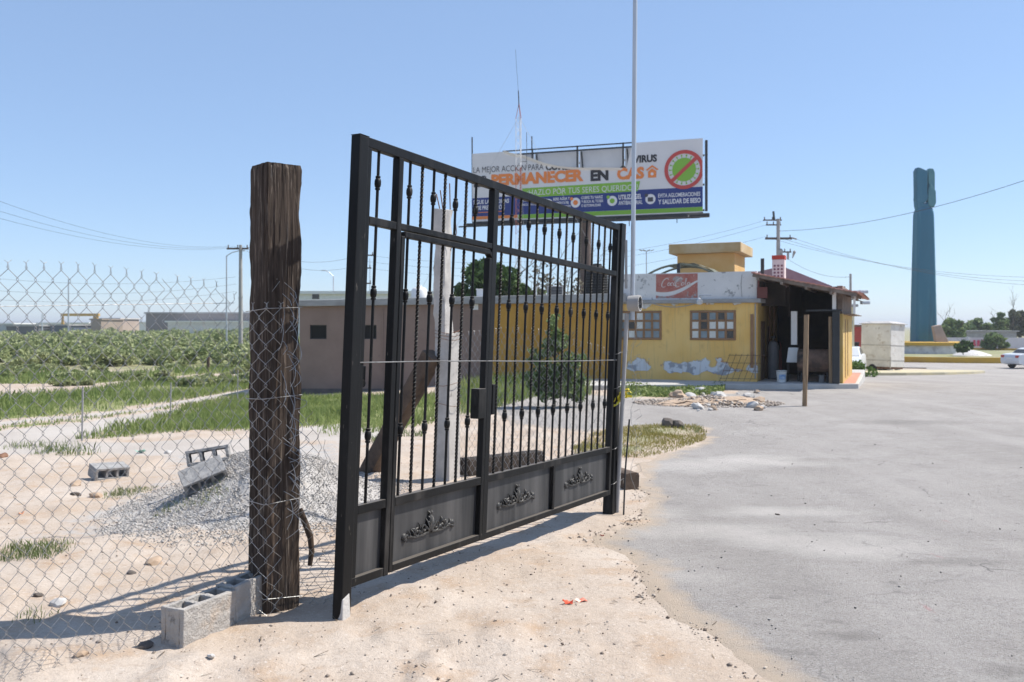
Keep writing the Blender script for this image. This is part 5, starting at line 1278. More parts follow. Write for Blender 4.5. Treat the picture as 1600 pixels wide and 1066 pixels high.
text('ES', .008, .068, .485, .335, 'black', .055); text('PERMANECER', .090, .505, .480, .325, 'orange', .055)
text('EN', .535, .612, .490, .345, 'black', .055); text('CAS', .648, .762, .490, .340, 'orange', .055)
text('¡HAZLO POR TUS SERES QUERIDOS!', .255, .735, .655, .570, 'white', -.006, out=.022)
text('SIGUE LAS MEDIDAS', .006, .172, .745, .685, 'white', .025); text('DE PREVENCIÓN', .022, .152, .830, .770, 'white', .025)
text('LAVA TUS MANOS', .225, .345, .745, .715, 'white', .015); text('FRECUENTEMENTE', .225, .335, .800, .770, 'white', .015)
text('BEBE AGUA Y', .372, .445, .745, .705, 'white', .02); text('ALIMÉNTATE', .372, .440, .800, .765, 'white', .02); text('CORRECTAMENTE', .372, .450, .845, .820, 'white', .01)
text('CUBRE TU NARIZ', .495, .588, .745, .705, 'white', .02); text('Y BOCA AL TOSER', .495, .590, .800, .762, 'white', .02); text('O ESTORNUDAR', .495, .580, .855, .818, 'white', .02)
text('UTILIZA GEL', .655, .752, .775, .710, 'white', .03); text('ANTIBACTERIAL', .655, .755, .850, .795, 'white', .02)
text('EVITA AGLOMERACIONES', .820, .990, .775, .720, 'white', .02); text('Y SALUDAR DE BESO', .820, .992, .865, .800, 'white', .03)
q = MB(); bpoly(q, bquad(.03, .085, .865, .875), .018, .006); bpoly(q, bquad(.105, .15, .86, .87), .018, .006); q.build('underline', INK['orange'], bil)
def disc(mb, s, t, r, out, n=28, a0=0, sq=1.0): bpoly(mb, [(s + r / BW * math.cos(6.2832 * k / n + a0), t + r / BH * math.sin(6.2832 * k / n + a0)) for k in range(n)], out, .004)
q = MB(); R0, R1 = .97, .79
vs = []
for k in range(49):
    a = 6.2832 * k / 48
    for r in (R0, R1): vs.append(bp(min(.925 + r / BW * math.cos(a), .998), .41 + r / BH * math.sin(a), .030))
q.add(vs, [(2 * k, 2 * k + 1, 2 * k + 3, 2 * k + 2) for k in range(48)])
ca = math.radians(-42); dx, dy = math.cos(ca), math.sin(ca)
bpoly(q, [(.925 + (x * dx - y * dy) / BW, .41 + (x * dy + y * dx) / BH) for x, y in ((-.83, -.09), (.83, -.09), (.83, .09), (-.83, .09))], .034, .004); q.build('prohibition_ring', INK['red'], bil)
q = MB(); disc(q, .925, .41, .58, .022, 40)
for k in range(18):
    a = 6.2832 * k / 18; disc(q, .925 + .70 / BW * math.cos(a), .41 + .70 / BH * math.sin(a), .045, .022, 6); bpoly(q, [(.925 + (r * math.cos(a) + e * math.sin(a)) / BW, .41 + (r * math.sin(a) - e * math.cos(a)) / BH) for r, e in ((.57, .015), (.68, .015), (.68, -.015), (.57, -.015))], .021, .003)
q.build('virus_drawing', INK['green'], bil)
q = MB(); hs_, ht = .795, .41
bpoly(q, [(hs_ - .026, .385), (hs_, .322), (hs_ + .026, .385), (hs_ + .020, .40), (hs_, .350), (hs_ - .020, .40)], .02, .004)
bpoly(q, [(hs_ - .017, .495), (hs_ - .017, .41), (hs_, .368), (hs_ + .017, .41), (hs_ + .017, .495)], .02, .004); q.build('house_drawing', INK['orange'], bil)
q = MB(); disc(q, hs_, .445, .075, .026, 12); q.build('house_heart', INK['white'], bil)
for s, ink in ((.350, 'white'), (.470, 'white'), (.628, 'white'), (.788, 'white')):
    q = MB(); disc(q, s, .79, .255, .018, 24); ic = q.build('icon', INK['white'], bil)
    q = MB(); disc(q, s - .017, .735, .09, .024, 12); bpoly(q, bquad(s - .011, s + .011, .765, .825), .024, .004) if s > .75 else disc(q, s, .79, .13, .024, 14)
    q.build('icon_drawing', INK['orange'] if .45 < s < .5 else (INK['grey'] if s > .75 else INK['green']), ic)

# ------------------------------------------------------------------ vegetation
def leaf_quads(P, size, up=0.0, asp=1.6):
    """leaf-sized quads at points P, random orientation"""
    n = len(P); d = RNG.normal(size=(n, 3)); d[:, 2] += up; d /= np.linalg.norm(d, axis=1)[:, None]
    e = RNG.normal(size=(n, 3)); e -= (e * d).sum(1)[:, None] * d; e /= np.linalg.norm(e, axis=1)[:, None]
    s = np.asarray(size).reshape(-1, 1) * RNG.uniform(.6, 1.3, (n, 1))
    a = d * s * asp; b = e * s
    V = np.stack([P - a, P + b * .8, P + a, P - b * .8], 1).reshape(-1, 3)
    return V, (np.arange(n)[:, None] * 4 + np.array([0, 1, 2, 3]))
def clump_points(c, r, n, nc, rc, bottom=-1.0):
    """points in clumps over an ellipsoid crown"""
    c = np.array(c, float); r = np.array(r, float)
    K = RNG.normal(size=(nc, 3)); K /= np.linalg.norm(K, axis=1)[:, None]; K *= (RNG.random((nc, 1)) ** .45); K[:, 2] = np.maximum(K[:, 2], bottom)
    rad = RNG.uniform(.6, 1.25, nc) * rc
    i = RNG.integers(0, nc, n); q = RNG.normal(size=(n, 3)); q /= np.linalg.norm(q, axis=1)[:, None]; q *= RNG.random((n, 1)) ** .5
    P = c + K[i] * r * .8 + q * rad[i][:, None] * np.array([1, 1, .8])
    tint = np.clip(RNG.random(nc)[i] * .7 + RNG.random(n) * .4 - .05, 0, 1)
    return P, tint
LM = dict(dark=leafmat('dark_leaves', (0.026, 0.060, 0.014), (0.080, 0.140, 0.032)), mid=leafmat('mid_leaves', (0.085, 0.14, 0.045), (0.20, 0.26, 0.10)),
          olive=leafmat('olive_leaves', (0.075, 0.085, 0.045), (0.14, 0.15, 0.085)), scrub=leafmat('scrub_leaves', (0.19, 0.235, 0.085), (0.42, 0.44, 0.235)),
          bright=leafmat('bright_leaves', (0.075, 0.135, 0.025), (0.15, 0.22, 0.05)), grass=leafmat('grass_blades', (0.15, 0.215, 0.055), (0.32, 0.37, 0.14), .4),
          dry=leafmat('dry_grass', (0.22, 0.23, 0.06), (0.46, 0.36, 0.14), .3), weed=leafmat('weed_leaves', (0.12, 0.18, 0.05), (0.27, 0.31, 0.12), .3), bare=leafmat('sparse_leaves', (0.13, 0.12, 0.08), (0.2, 0.18, 0.13)))
def branches(mb, base, top, r0, n, spread, seed, depth=2):
    r_ = random.Random(seed); base, top = Vector(base), Vector(top)
    pts = [base + (top - base) * t + Vector((r_.uniform(-.04, .04), r_.uniform(-.04, .04), 0)) * (top - base).length for t in (0, .25, .5, .75, 1)]; pts[0] = base
    mb.tube(pts, [r0, r0 * .8, r0 * .62, r0 * .42, r0 * .2], 6)
    if depth > 0:
        for i in range(n):
            t = r_.uniform(.3, .95); p = base + (top - base) * t; a = r_.uniform(0, 6.28); L = (top - base).length * r_.uniform(.3, .6)
            branches(mb, p, p + Vector((math.cos(a) * spread * L, math.sin(a) * spread * L, L * r_.uniform(.5, .9))), r0 * .42, n - 1, spread, seed * 7 + i, depth - 1)
def tree(name, label, base, c, r, n, nc, rc, size, m, cat='tree', seed=1, trunk=.12, group=None, bottom=-.7):
    t = thing(name, label, cat, tuple(base), group)
    b = MB(); branches(b, base, (c[0], c[1], c[2] + r[2] * .5), trunk, 4, .9, seed); b.build('trunk', M['bark'], t, smooth=50)
    P, ti = clump_points(c, r, n, nc, rc, bottom); Vq, Fq = leaf_quads(P, np.full(len(P), size)); npmesh('crown', Vq, Fq, m, np.repeat(ti, 4), t)
    return t
# dark tree behind the low building
tree('dense_tree', 'dense dark green tree rising behind the low building, between the gate bars', (-.9, 39, -.2), (-.95, 39, 2.85), (1.75, 1.5, 2.05), 11000, 70, .55, .085, LM['dark'], seed=2, bottom=-.4)
tree('dense_tree', 'smaller dark tree at the right shoulder of the dense one behind the low building', (.5, 40, -.2), (.45, 40, 2.2), (1.2, 1.1, 1.7), 5000, 36, .45, .08, LM['dark'], seed=5, bottom=-.4)
for i, (px, py, h_, lb) in enumerate(((842, 395, 3.6, 'bare leafless tree with reddish twigs left of the billboard column'), (888, 408, 3.2, 'bare twiggy shrub right behind the billboard column'))):
    a = at(px, 470, 37); t = thing('bare_tree', lb, 'tree', (a.x, a.y, -.2)); zt = EYE - (py - HZ) / F * 37
    b = MB(); branches(b, (a.x, a.y, -.2), (a.x + .1, a.y, zt), .045, 5, .75, 11 + i, 2); b.build('trunk', M['bark'], t)
    P, ti = clump_points((a.x, a.y, zt - 1.2), (.7, .6, 1.0), 260, 20, .25); Vq, Fq = leaf_quads(P, np.full(len(P), .05)); npmesh('crown', Vq, Fq, LM['bare'], np.repeat(ti, 4), t)
# big bush before the mustard wall
bq = hit(868, 640)
bx, by, bz = bq.x, bq.y + .5, bq.z; PP, TT = [], []
for (ox, oz, rx_, rz2, n_, nc_, rc_) in ((-.05, .50, .60, .50, 2300, 26, .20), (.34, .95, .34, .45, 700, 12, .15), (-.26, 1.15, .36, .50, 750, 12, .13), (.08, 1.50, .34, .38, 650, 16, .12), (-.45, .7, .22, .3, 400, 8, .14), (.5, .4, .2, .3, 400, 8, .15), (.0, 1.82, .22, .18, 160, 8, .08)):
    P, ti = clump_points((bx + ox, by + RNG.uniform(-.15, .15), bz + oz), (rx_, .45, rz2), n_, nc_, rc_); PP.append(P); TT.append(np.clip(ti + .25 * (oz - .7), 0, 1))
P = np.concatenate(PP); ti = np.concatenate(TT); P[:, 2] = np.maximum(P[:, 2], bz + .03); Vq, Fq = leaf_quads(P, np.full(len(P), .036))
bs = thing('leafy_bush', 'tall green bush growing before the mustard wall, seen through the gate', 'bush', (bq.x, bq.y + .5, bq.z))
npmesh('crown', Vq, Fq, LM['mid'], np.repeat(ti, 4), bs); b = MB(); branches(b, (bq.x, bq.y + .5, bq.z - .1), (bq.x + .05, bq.y + .5, bq.z + 1.5), .03, 5, .7, 4); b.build('stem', M['bark'], bs)
# scrub over the field beyond the fence
Pn, Tn, Sn = [], [], []
def scrubs(n, ymin, ymax, smin, smax, hmin, hmax, pw=1.0, keep=None):
    for _ in range(n):
        y = ymin + (ymax - ymin) * random.random() ** pw; s = random.uniform(smin, smax); x = s * y
        if keep and not keep(x, y): continue
        h_ = random.uniform(hmin, hmax); w_ = h_ * random.uniform(1.0, 2.8); z = float(gbase(x, y))
        nl = int(np.clip(24000 / y, 130, 620)); sz = .020 + y * .0012
        P, ti = clump_points((x, y, z + h_ * .5), (w_, w_, h_ * .55), nl, 16, h_ * .34, -.8); Pn.append(P); Tn.append(ti * .6 + random.choice((-.1, .05, .15, .35, .5))); Sn.append(np.full(nl, sz))
def clear_of(x, y): return max(float(poly_sd(np.array([x]), np.array([y]), TRACK_A)[0]), float(poly_sd(np.array([x]), np.array([y]), TRACK_B)[0])) < -.8 and not (-7.5 < x < 15 and 24 < y < 42)
scrubs(240, 44, 72, -.76, -.205, .25, .95, 1.0, clear_of)
scrubs(330, 66, 130, -.74, -.17, .4, 1.25, 1.0, clear_of)
scrubs(130, 31, 46, -.76, -.21, .08, .35, 1.0, clear_of)
scrubs(80, 120, 200, -.72, -.15, .8, 1.5)
P = np.concatenate(Pn); Vq, Fq = leaf_quads(P, np.concatenate(Sn)); tag(npmesh('desert_scrub', Vq, Fq, LM['scrub'], np.repeat(np.clip(np.concatenate(Tn), 0, 1), 4)), 'green scrub covering the field beyond the fence', kind='stuff')
# grass
def blades(name, regions, m, label):
    VV, TT = [], []
    for poly, dens, h0, h1, wd, patch in regions:
        A = np.array(poly); lo, hi = A.min(0), A.max(0); n = int((hi - lo).prod() * dens)
        x = RNG.uniform(lo[0], hi[0], n); y = RNG.uniform(lo[1], hi[1], n)
        k = (poly_sd(x, y, poly) > -.15) & (RNG.random(n) < np.clip((vnoise(x * patch, y * patch, 60) - .12) * 2.2, 0.10, 1)); x, y = x[k], y[k]; n = len(x)
        z = gheight(x, y) - .01; h_ = RNG.uniform(h0, h1, n) * (.5 + .8 * vnoise(x * 1.1, y * 1.1, 61)); a = RNG.uniform(0, 6.28, n); le = RNG.uniform(.1, .7, n) * h_; b_ = RNG.uniform(0, 6.28, n)
        p = np.stack([x, y, z], 1); s = np.stack([np.cos(a) * wd, np.sin(a) * wd, np.zeros(n)], 1); tip = p + np.stack([np.cos(b_) * le, np.sin(b_) * le, h_], 1); mid = p + np.stack([np.cos(b_) * le * .3, np.sin(b_) * le * .3, h_ * .6], 1)
        VV.append(np.stack([p - s, p + s, mid + s * .7, tip, mid - s * .7], 1).reshape(-1, 3)); TT.append(np.repeat(np.clip(vnoise(x * .8, y * .8, 62) * .7 + RNG.random(n) * .4, 0, 1), 5))
    Vv = np.concatenate(VV); nn = len(Vv) // 5
    return tag(npmesh(name, Vv, np.arange(nn)[:, None] * 5 + np.arange(5), m, np.concatenate(TT)), label, kind='stuff')
blades('green_grass', [(GRASSP['a'], 170, .07, .24, .012, .5), (GRASSP['b'], 150, .04, .10, .009, .7), (GRASSP['c'], 420, .06, .20, .0075, .5), (GRASSP['d'], 300, .15, .42, .009, .6), (GRASSP['f'], 70, .12, .35, .02, .4)], LM['grass'], 'green grass growing in strips beside the dirt track')
blades('dry_grass', [(GRASSP['e'], 1500, .02, .09, .005, 1.1)], LM['dry'], 'short yellowing grass behind the right gate post')
tuft = []
for px, py, r_ in ((42, 862, .24), (55, 868, .2), (205, 768, .22), (190, 775, .16), (320, 812, .16), (338, 815, .12), (268, 815, .12), (30, 700, .3), (95, 706, .3), (128, 708, .25), (55, 962, .10), (1082, 672, .18), (1088, 676, .16), (600, 690, .2), (640, 680, .25)):
    p = hit(px, py); tuft.append(([(p.x + r_ * math.cos(a), p.y + r_ * math.sin(a)) for a in np.linspace(0, 6.28, 9)[:-1]], 2200 if py > 740 else 1000, .02, .075 if py > 740 else .16, .0028 if py > 740 else .005, 2.0))
blades('weed_tufts', tuft, leafmat('tuft_blades', (0.12, 0.17, 0.06), (0.28, 0.31, 0.14), .3), 'thin weed tufts scattered over the sand')
A = np.array(WEEDP); lo, hi = A.min(0), A.max(0); n = 9000; x = RNG.uniform(lo[0], hi[0], n); y = RNG.uniform(lo[1], hi[1], n); k = (poly_sd(x, y, WEEDP) > -.1) & (RNG.random(n) < np.clip((vnoise(x * 1.2, y * 1.2, 70) - .25) * 3, 0, 1)); x, y = x[k], y[k]
P = np.stack([x, y, gbase(x, y) + RNG.random(len(x)) * .13 * (.3 + vnoise(x * 1.2, y * 1.2, 70))], 1); Vq, Fq = leaf_quads(P, np.full(len(P), .035), .6); tag(npmesh('leafy_weeds', Vq, Fq, LM['weed'], np.repeat(RNG.random(len(P)), 4)), 'leafy green weeds along the kerb of the yellow building', kind='stuff')
p = hit(1345, 590); P, ti = clump_points((p.x + .6, p.y + 2.2, .2 + p.z), (.5, 2.4, .4), 1800, 30, .25); P[:, 2] = np.maximum(P[:, 2], p.z - .05); Vq, Fq = leaf_quads(P, np.full(len(P), .05)); tag(npmesh('leafy_weeds', Vq, Fq, LM['bright'], np.repeat(ti, 4)), 'green weeds between the tiled pavement and the white kiosk', kind='stuff')

# ------------------------------------------------------------------ right side: kiosk, traffic island, roundabout, monument, cars
kp_ = hit(1391, 583); kz = kp_.z; KD = Vector((.80, .60, 0)); KW = Vector((-.60, .80, 0))
ks = thing('kiosk_trailer', 'tilted white box kiosk standing at the road edge before the blue monument', 'kiosk', tuple(kp_))
RK = Matrix((KD, KW, Vector((0, 0, 1)))).transposed() @ euler(0.0, .035, 0)
def K(x, y, z): return kp_ + RK @ Vector((x, y, z))
sx_, sy_ = 1.36, 1.72
q = MB(); q.box(K(sx_ / 2, sy_ / 2, 1.45), (sx_, sy_, 2.28), RK); q.build('wall', M['offwhite'], ks, bevel=.02)
q = MB(); q.hexa([K(-.09, -.10, 2.592), K(sx_ + .10, -.10, 2.592), K(sx_ + .10, sy_ + .1, 2.592), K(-.09, sy_ + .1, 2.592)], [K(-.09, -.10, 2.62), K(sx_ + .10, -.10, 2.62), K(sx_ + .10, sy_ + .1, 2.62), K(-.09, sy_ + .1, 2.62)])
q.hexa([K(-.09, -.10, 2.621), K(sx_ + .10, -.10, 2.621), K(sx_ + .10, sy_ + .1, 2.621), K(-.09, sy_ + .1, 2.621)], [K(.25, .3, 2.74), K(sx_ - .25, .3, 2.74), K(sx_ - .25, sy_ - .3, 2.74), K(.25, sy_ - .3, 2.74)]); q.build('roof', mat('grey_kiosk_roof', (0.42, 0.40, 0.39), (.5, .48, .46), 2, .8), ks)
q = MB(); 
for z in (.66, 1.46): q.box(K(sx_ / 2, -.006, z), (sx_ + .02, .014, .035), RK); q.box(K(-.006, sy_ / 2, z), (.014, sy_ + .02, .035), RK)
q.box(K(0, 0, .55), (.04, .04, .6), RK); q.build('trim_rail', mat('trim_grey', (0.30, 0.28, 0.27), (.4, .38, .36), 4, .8), ks)
q = MB(); q.box(K(sx_ / 2, sy_ / 2, .25), (sx_ - .1, sy_ - .1, .10), RK); q.build('chassis', M['rust'], ks)
for x_, y_ in ((.15, .1), (.8, .06), (.15, 1.1), (.9, 1.1)):
    q = MB(); q.box(K(x_, y_, .09), (.22, .2, .22), RK); q.build('support', M['block'], ks)
for x_ in (.06, sx_ - .06):
    q = MB(); q.lathe(K(x_, sy_ * .6, .22), [(-.07, .10), (-.07, .22), (.07, .22), (.07, .10)], 16, RK @ Matrix.Rotation(math.radians(90), 3, 'Y')); q.build('wheel', M['rubber'], ks, smooth=40)
isl = [(16.6, 40.6), (18.0, 40.9), (20.3, 42.0), (22.8, 44.2), (24.6, 46.6), (25.0, 48.2), (24.2, 49.2), (22.0, 49.6), (18.0, 49.8), (14.5, 49.0)]
q = MB(); q.hexa([(x, y, float(gbase(x, y)) - .6) for x, y in isl], [(x, y, float(gbase(x, y)) + .14) for x, y in isl]); tag(q.build('traffic_island', mat('island_paint', (0.42, 0.38, 0.28), (0.55, 0.47, 0.28), 1.0, .9), bevel=.03), kind='structure')
MX, MY = at(1443, 533, 88).x, 88.0; MZ = -1.15
def ringmesh(name, r0, r1, z0, z1, m, parent=None, n=96, cx=None, cy=None):
    b = MB(); cx = MX if cx is None else cx; cy = MY if cy is None else cy
    vs = []
    for k in range(n):
        a = 6.28318 * k / n
        for r, z in ((r0, z0), (r1, z0), (r1, z1), (r0, z1)): vs.append((cx + r * math.cos(a), cy + r * math.sin(a), z))
    b.add(vs, [(4 * k + i, 4 * ((k + 1) % n) + i, 4 * ((k + 1) % n) + (i + 1) % 4, 4 * k + (i + 1) % 4) for k in range(n) for i in range(4)])
    return b.build(name, m, parent, smooth=30)
q = MB(); q.lathe((MX, MY, 0), [(MZ - .5, 17.9), (MZ + .10, 17.9), (MZ + .14, 4.0)], 96); tag(q.build('roundabout_ground', mat('roundabout_soil', (0.30, 0.27, 0.16), (0.20, 0.22, 0.09), .35, .95, space='World')), kind='structure')
tag(ringmesh('roundabout_kerb', 17.9, 18.25, MZ - .4, MZ + .30, M['yellow']), kind='structure')
mon = thing('monument', 'tall blue tapering monument with a carved head on a round white plinth', 'monument', (MX, MY, MZ))
M['stonewall'] = mat('white_stone_wall', (0.50, 0.48, 0.47), (0.66, 0.64, 0.62), 1.6, .9, spots=[((0.36, .34, .33), 2.2, .56, .66)])
b = MB(); b.lathe((MX, MY, 0), [(MZ, 3.9), (-.22, 3.75)], 64); b.build('plinth', M['stonewall'], mon, smooth=30)
b = MB(); b.lathe((MX, MY, 0), [(-.215, 3.95), (.06, 3.95), (.10, 3.7)], 64); b.build('plinth_cap', M['yellow'], mon, smooth=30)
# shaft: eight-sided taper with a rounded top
def oct_ring(w, d, z, ch=.22): 
    w, d = w / 2, d / 2; c = min(w, d) * ch * 2
    return [(MX + x, MY + y, z) for x, y in ((-w + c, -d), (0, -d - .05), (w - c, -d), (w, -d + c), (w, d - c), (w - c, d), (0, d + .05), (-w + c, d), (-w, d - c), (-w, -d + c))]
zt_ = EYE + 185 / 1400 * 88
lev = [(0.09, 2.10, 1.7)] + [(0.09 + (zt_ - .8 - .09) * i / 10, 2.10 - .40 * i / 10 - .06 * (i / 10) ** 2, 1.7 - .45 * i / 10) for i in range(1, 11)] + [(zt_ - .4, 1.55, 1.2), (zt_ - .15, 1.35, 1.0), (zt_, 1.0, .8)]
b = MB(); vs = []
for z, w_, d_ in lev: vs += oct_ring(w_, d_, z, .12)
nl = len(lev); b.add(vs, [(i * 10 + k, i * 10 + (k + 1) % 10, i * 10 + 10 + (k + 1) % 10, i * 10 + 10 + k) for i in range(nl - 1) for k in range(10)] + [tuple(range((nl - 1) * 10, nl * 10))]); b.build('shaft', M['blue'], mon, smooth=25)
def slabprism(poly, y0, y1, m, name, par, bev=.07):
    b = MB(); n = len(poly); a = [(MX + x, MY + y0, EYE + z) for x, z in poly]; k = [(MX + x, MY + y1, EYE + z) for x, z in poly]
    b.add(a + k, [tuple(range(n)), tuple(range(2 * n - 1, n - 1, -1))] + [(i, n + i, n + (i + 1) % n, (i + 1) % n) for i in range(n)]); return b.build(name, m, par, bevel=bev)
q88 = 88 / 1400
def pz(pts): return [((px - 1443) * q88, (HZ - py) * q88) for px, py in pts]
slabprism(pz([(1428.5, 314), (1428, 268), (1431, 262.5), (1435, 263), (1446.5, 268), (1446.5, 312), (1443, 318), (1432, 318)]), -.42, .22, M['blue'], 'carved_slab', mon)
slabprism(pz([(1450, 312), (1450, 265), (1452, 263), (1458, 263.5), (1460.5, 270), (1460.5, 318), (1457, 322), (1451, 322)]), -.1, .4, M['teal'], 'carved_slab', mon)
slabprism(pz([(1445, 312), (1445, 272), (1452, 272), (1452, 312)]), .1, .3, M['steel'], 'dark_gap_block', mon, .02)  # black block added to darken the gap between the two slabs
slabprism(pz([(1447.5, 322), (1447, 300), (1450, 288), (1455, 293), (1459, 300), (1459.5, 318), (1456, 325)]), -.5, -.12, M['teal'], 'carved_leaf', mon)
b = MB(); cx_, cz_ = (1443.5 - 1443) * q88, (HZ - 315) * q88
b.tube([(MX + cx_ + .52 * math.cos(a), MY - .1, EYE + cz_ + .50 * math.sin(a)) for a in np.linspace(0, 6.2832, 25)], .33, 10, cap=False); b.build('carved_ring', M['blue'], mon, smooth=60)
slabprism(pz([(1430, 322), (1429, 310), (1434, 309), (1437, 318), (1440, 322), (1450, 322), (1456, 328), (1443, 336), (1432, 330)]), -.4, .35, M['blue'], 'carved_knot', mon)
b = MB(); a = at(1470, 530, 85); b.hexa([(a.x - .35, 85, -.3), (a.x + .95, 85, -.3), (a.x + .95, 85.5, -.3), (a.x - .35, 85.5, -.3)], [(a.x - .55, 85.3, 1.6), (a.x + .15, 85.3, 1.75), (a.x + .15, 85.8, 1.75), (a.x - .55, 85.8, 1.6)]); tag(b.build('stone_plaque', mat('pink_stone', (0.36, 0.27, 0.22), (0.44, 0.34, 0.28), 1, .9), origin=(a.x, 85, -.3), bevel=.03), 'leaning pinkish stone slab at the right foot of the blue monument', 'plaque')
b = MB(); a = at(1512, 553, 80); b.lathe((a.x + .8, 80.8, -1.2), [(0, 1.9), (.25, 1.5), (.5, .8), (.65, .2)], 20); tag(b.build('gravel_mound', M['stonewall'], origin=(a.x, 80, -1.2), smooth=60), 'pale stone mound on the roundabout right of the plinth', 'mound')
def blobtree(name, px, pb, ptop, pw, Y, n, m, label, cat='tree', seed=1, group=None, tr=.12):
    b_ = at(px, pb, Y); zb = float(gbase(b_.x, Y)) if Y > 95 else b_.z; zt = EYE + (HZ - ptop) / F * Y; w_ = pw / F * Y / 2; h_ = (zt - zb)
    return tree(name, label, (b_.x, Y, zb - .1), (b_.x, Y, zb + h_ * .58), (w_, w_ * .8, h_ * .46), n, max(14, n // 60), min(w_, h_) * .30, .0024 * Y * .75, m, cat, seed, tr, group)
blobtree('round_shrub', 1505, 553, 532, 30, 79, 1500, LM['dark'], 'small dark shrub before the pale mound on the roundabout', 'shrub', 3, tr=.04)
rt = [('hedge_tree', 1488, 531, 498, 44, 112, 2600, 'mid', 'green rounded tree just right of the monument base'), ('leafy_tree', 1531, 530, 496, 52, 128, 2400, 'mid', 'pale green spreading tree beyond the white wall, left of the dark upright one'),
      ('leafy_tree', 1562, 530, 489, 30, 124, 2000, 'mid', 'dark upright tree beyond the white wall'), ('leafy_tree', 1593, 530, 480, 52, 130, 2600, 'olive', 'greyish olive tree at the right edge of the picture'),
      ('leafy_tree', 1640, 530, 478, 60, 132, 1500, 'olive', 'olive tree beyond the right edge'), ('low_shrub', 1556, 549, 520, 46, 100, 1800, 'mid', 'wide low shrub in front of the white wall')]
for i, (nm, px, pb, pt_, pw, Y, n, mm, lb) in enumerate(rt):
    if px < 1620: blobtree(nm, px, pb, pt_, pw, Y, n, LM[mm], lb, 'shrub' if 'shrub' in nm else 'tree', i + 4)
for i, (px, pt_, Y, lb) in enumerate(((1478, 486, 118, 'bare twiggy tree poking up behind the rounded tree by the monument'), (1583, 462, 126, 'tall bare spindly tree behind the olive one'))):
    a = at(px, 535, Y); t = thing('bare_tree', lb, 'tree', (a.x, Y, -1.2)); b = MB(); branches(b, (a.x, Y, -1.2), (a.x, Y, EYE + (HZ - pt_) / F * Y), .07, 5, .5, 40 + i, 2); b.build('trunk', M['bark'], t)
wl = thing('white_wall', 'long low white wall with red painted marks beyond the roundabout', 'wall', (47, 108, -1.15))
b = MB(); a0_, a1_ = at(1455, 527, 108), at(1720, 527, 104); b.hexa([(a0_.x, 108, -1.5), (a1_.x, 104, -1.5), (a1_.x, 104.2, -1.5), (a0_.x, 108.2, -1.5)], [(a0_.x, 108, .25), (a1_.x, 104, .25), (a1_.x, 104.2, .25), (a0_.x, 108.2, .25)]); b.build('masonry', mat('pinkish_white_wall', (0.55, 0.52, 0.51), (0.63, 0.60, 0.59), .5, .9), wl)
b = MB(); 
for px, w_ in ((1524, 3.5), (1530.5, 4), (1537, 5), (1543, 3)):
    a = at(px, 538, 106.3); ww = w_ / F * 106; b.box((a.x, 106.55, -.40), (ww, .02, .72)); b.box((a.x + ww * .5, 106.55, -.62), (ww * .7, .022, .22))
b.build('painted_mark', mat('crimson_mark', (0.45, 0.04, 0.08), (.5, .08, .12), 3, .9), wl)
b = MB()
for px in range(1470, 1700, 42): 
    a = at(px, 527, 107); b.box((a.x, 107.5 - (px - 1470) * .012, -.4), (.25, .5, 1.45))
b.build('pier', M['offwhite'], wl)
b = MB(); a = at(1540, 524, 116); b.span((a.x - 4, 116, -1.2), (a.x + 4, 121, .9)); b.span((a.x - 4.3, 115.8, .902), (a.x + 4.3, 121.2, 1.05)); tag(b.build('flat_shed', M['slab'], origin=(a.x, 116, -1.2)), 'low grey flat-roofed shed between the trees beyond the white wall', 'shed')

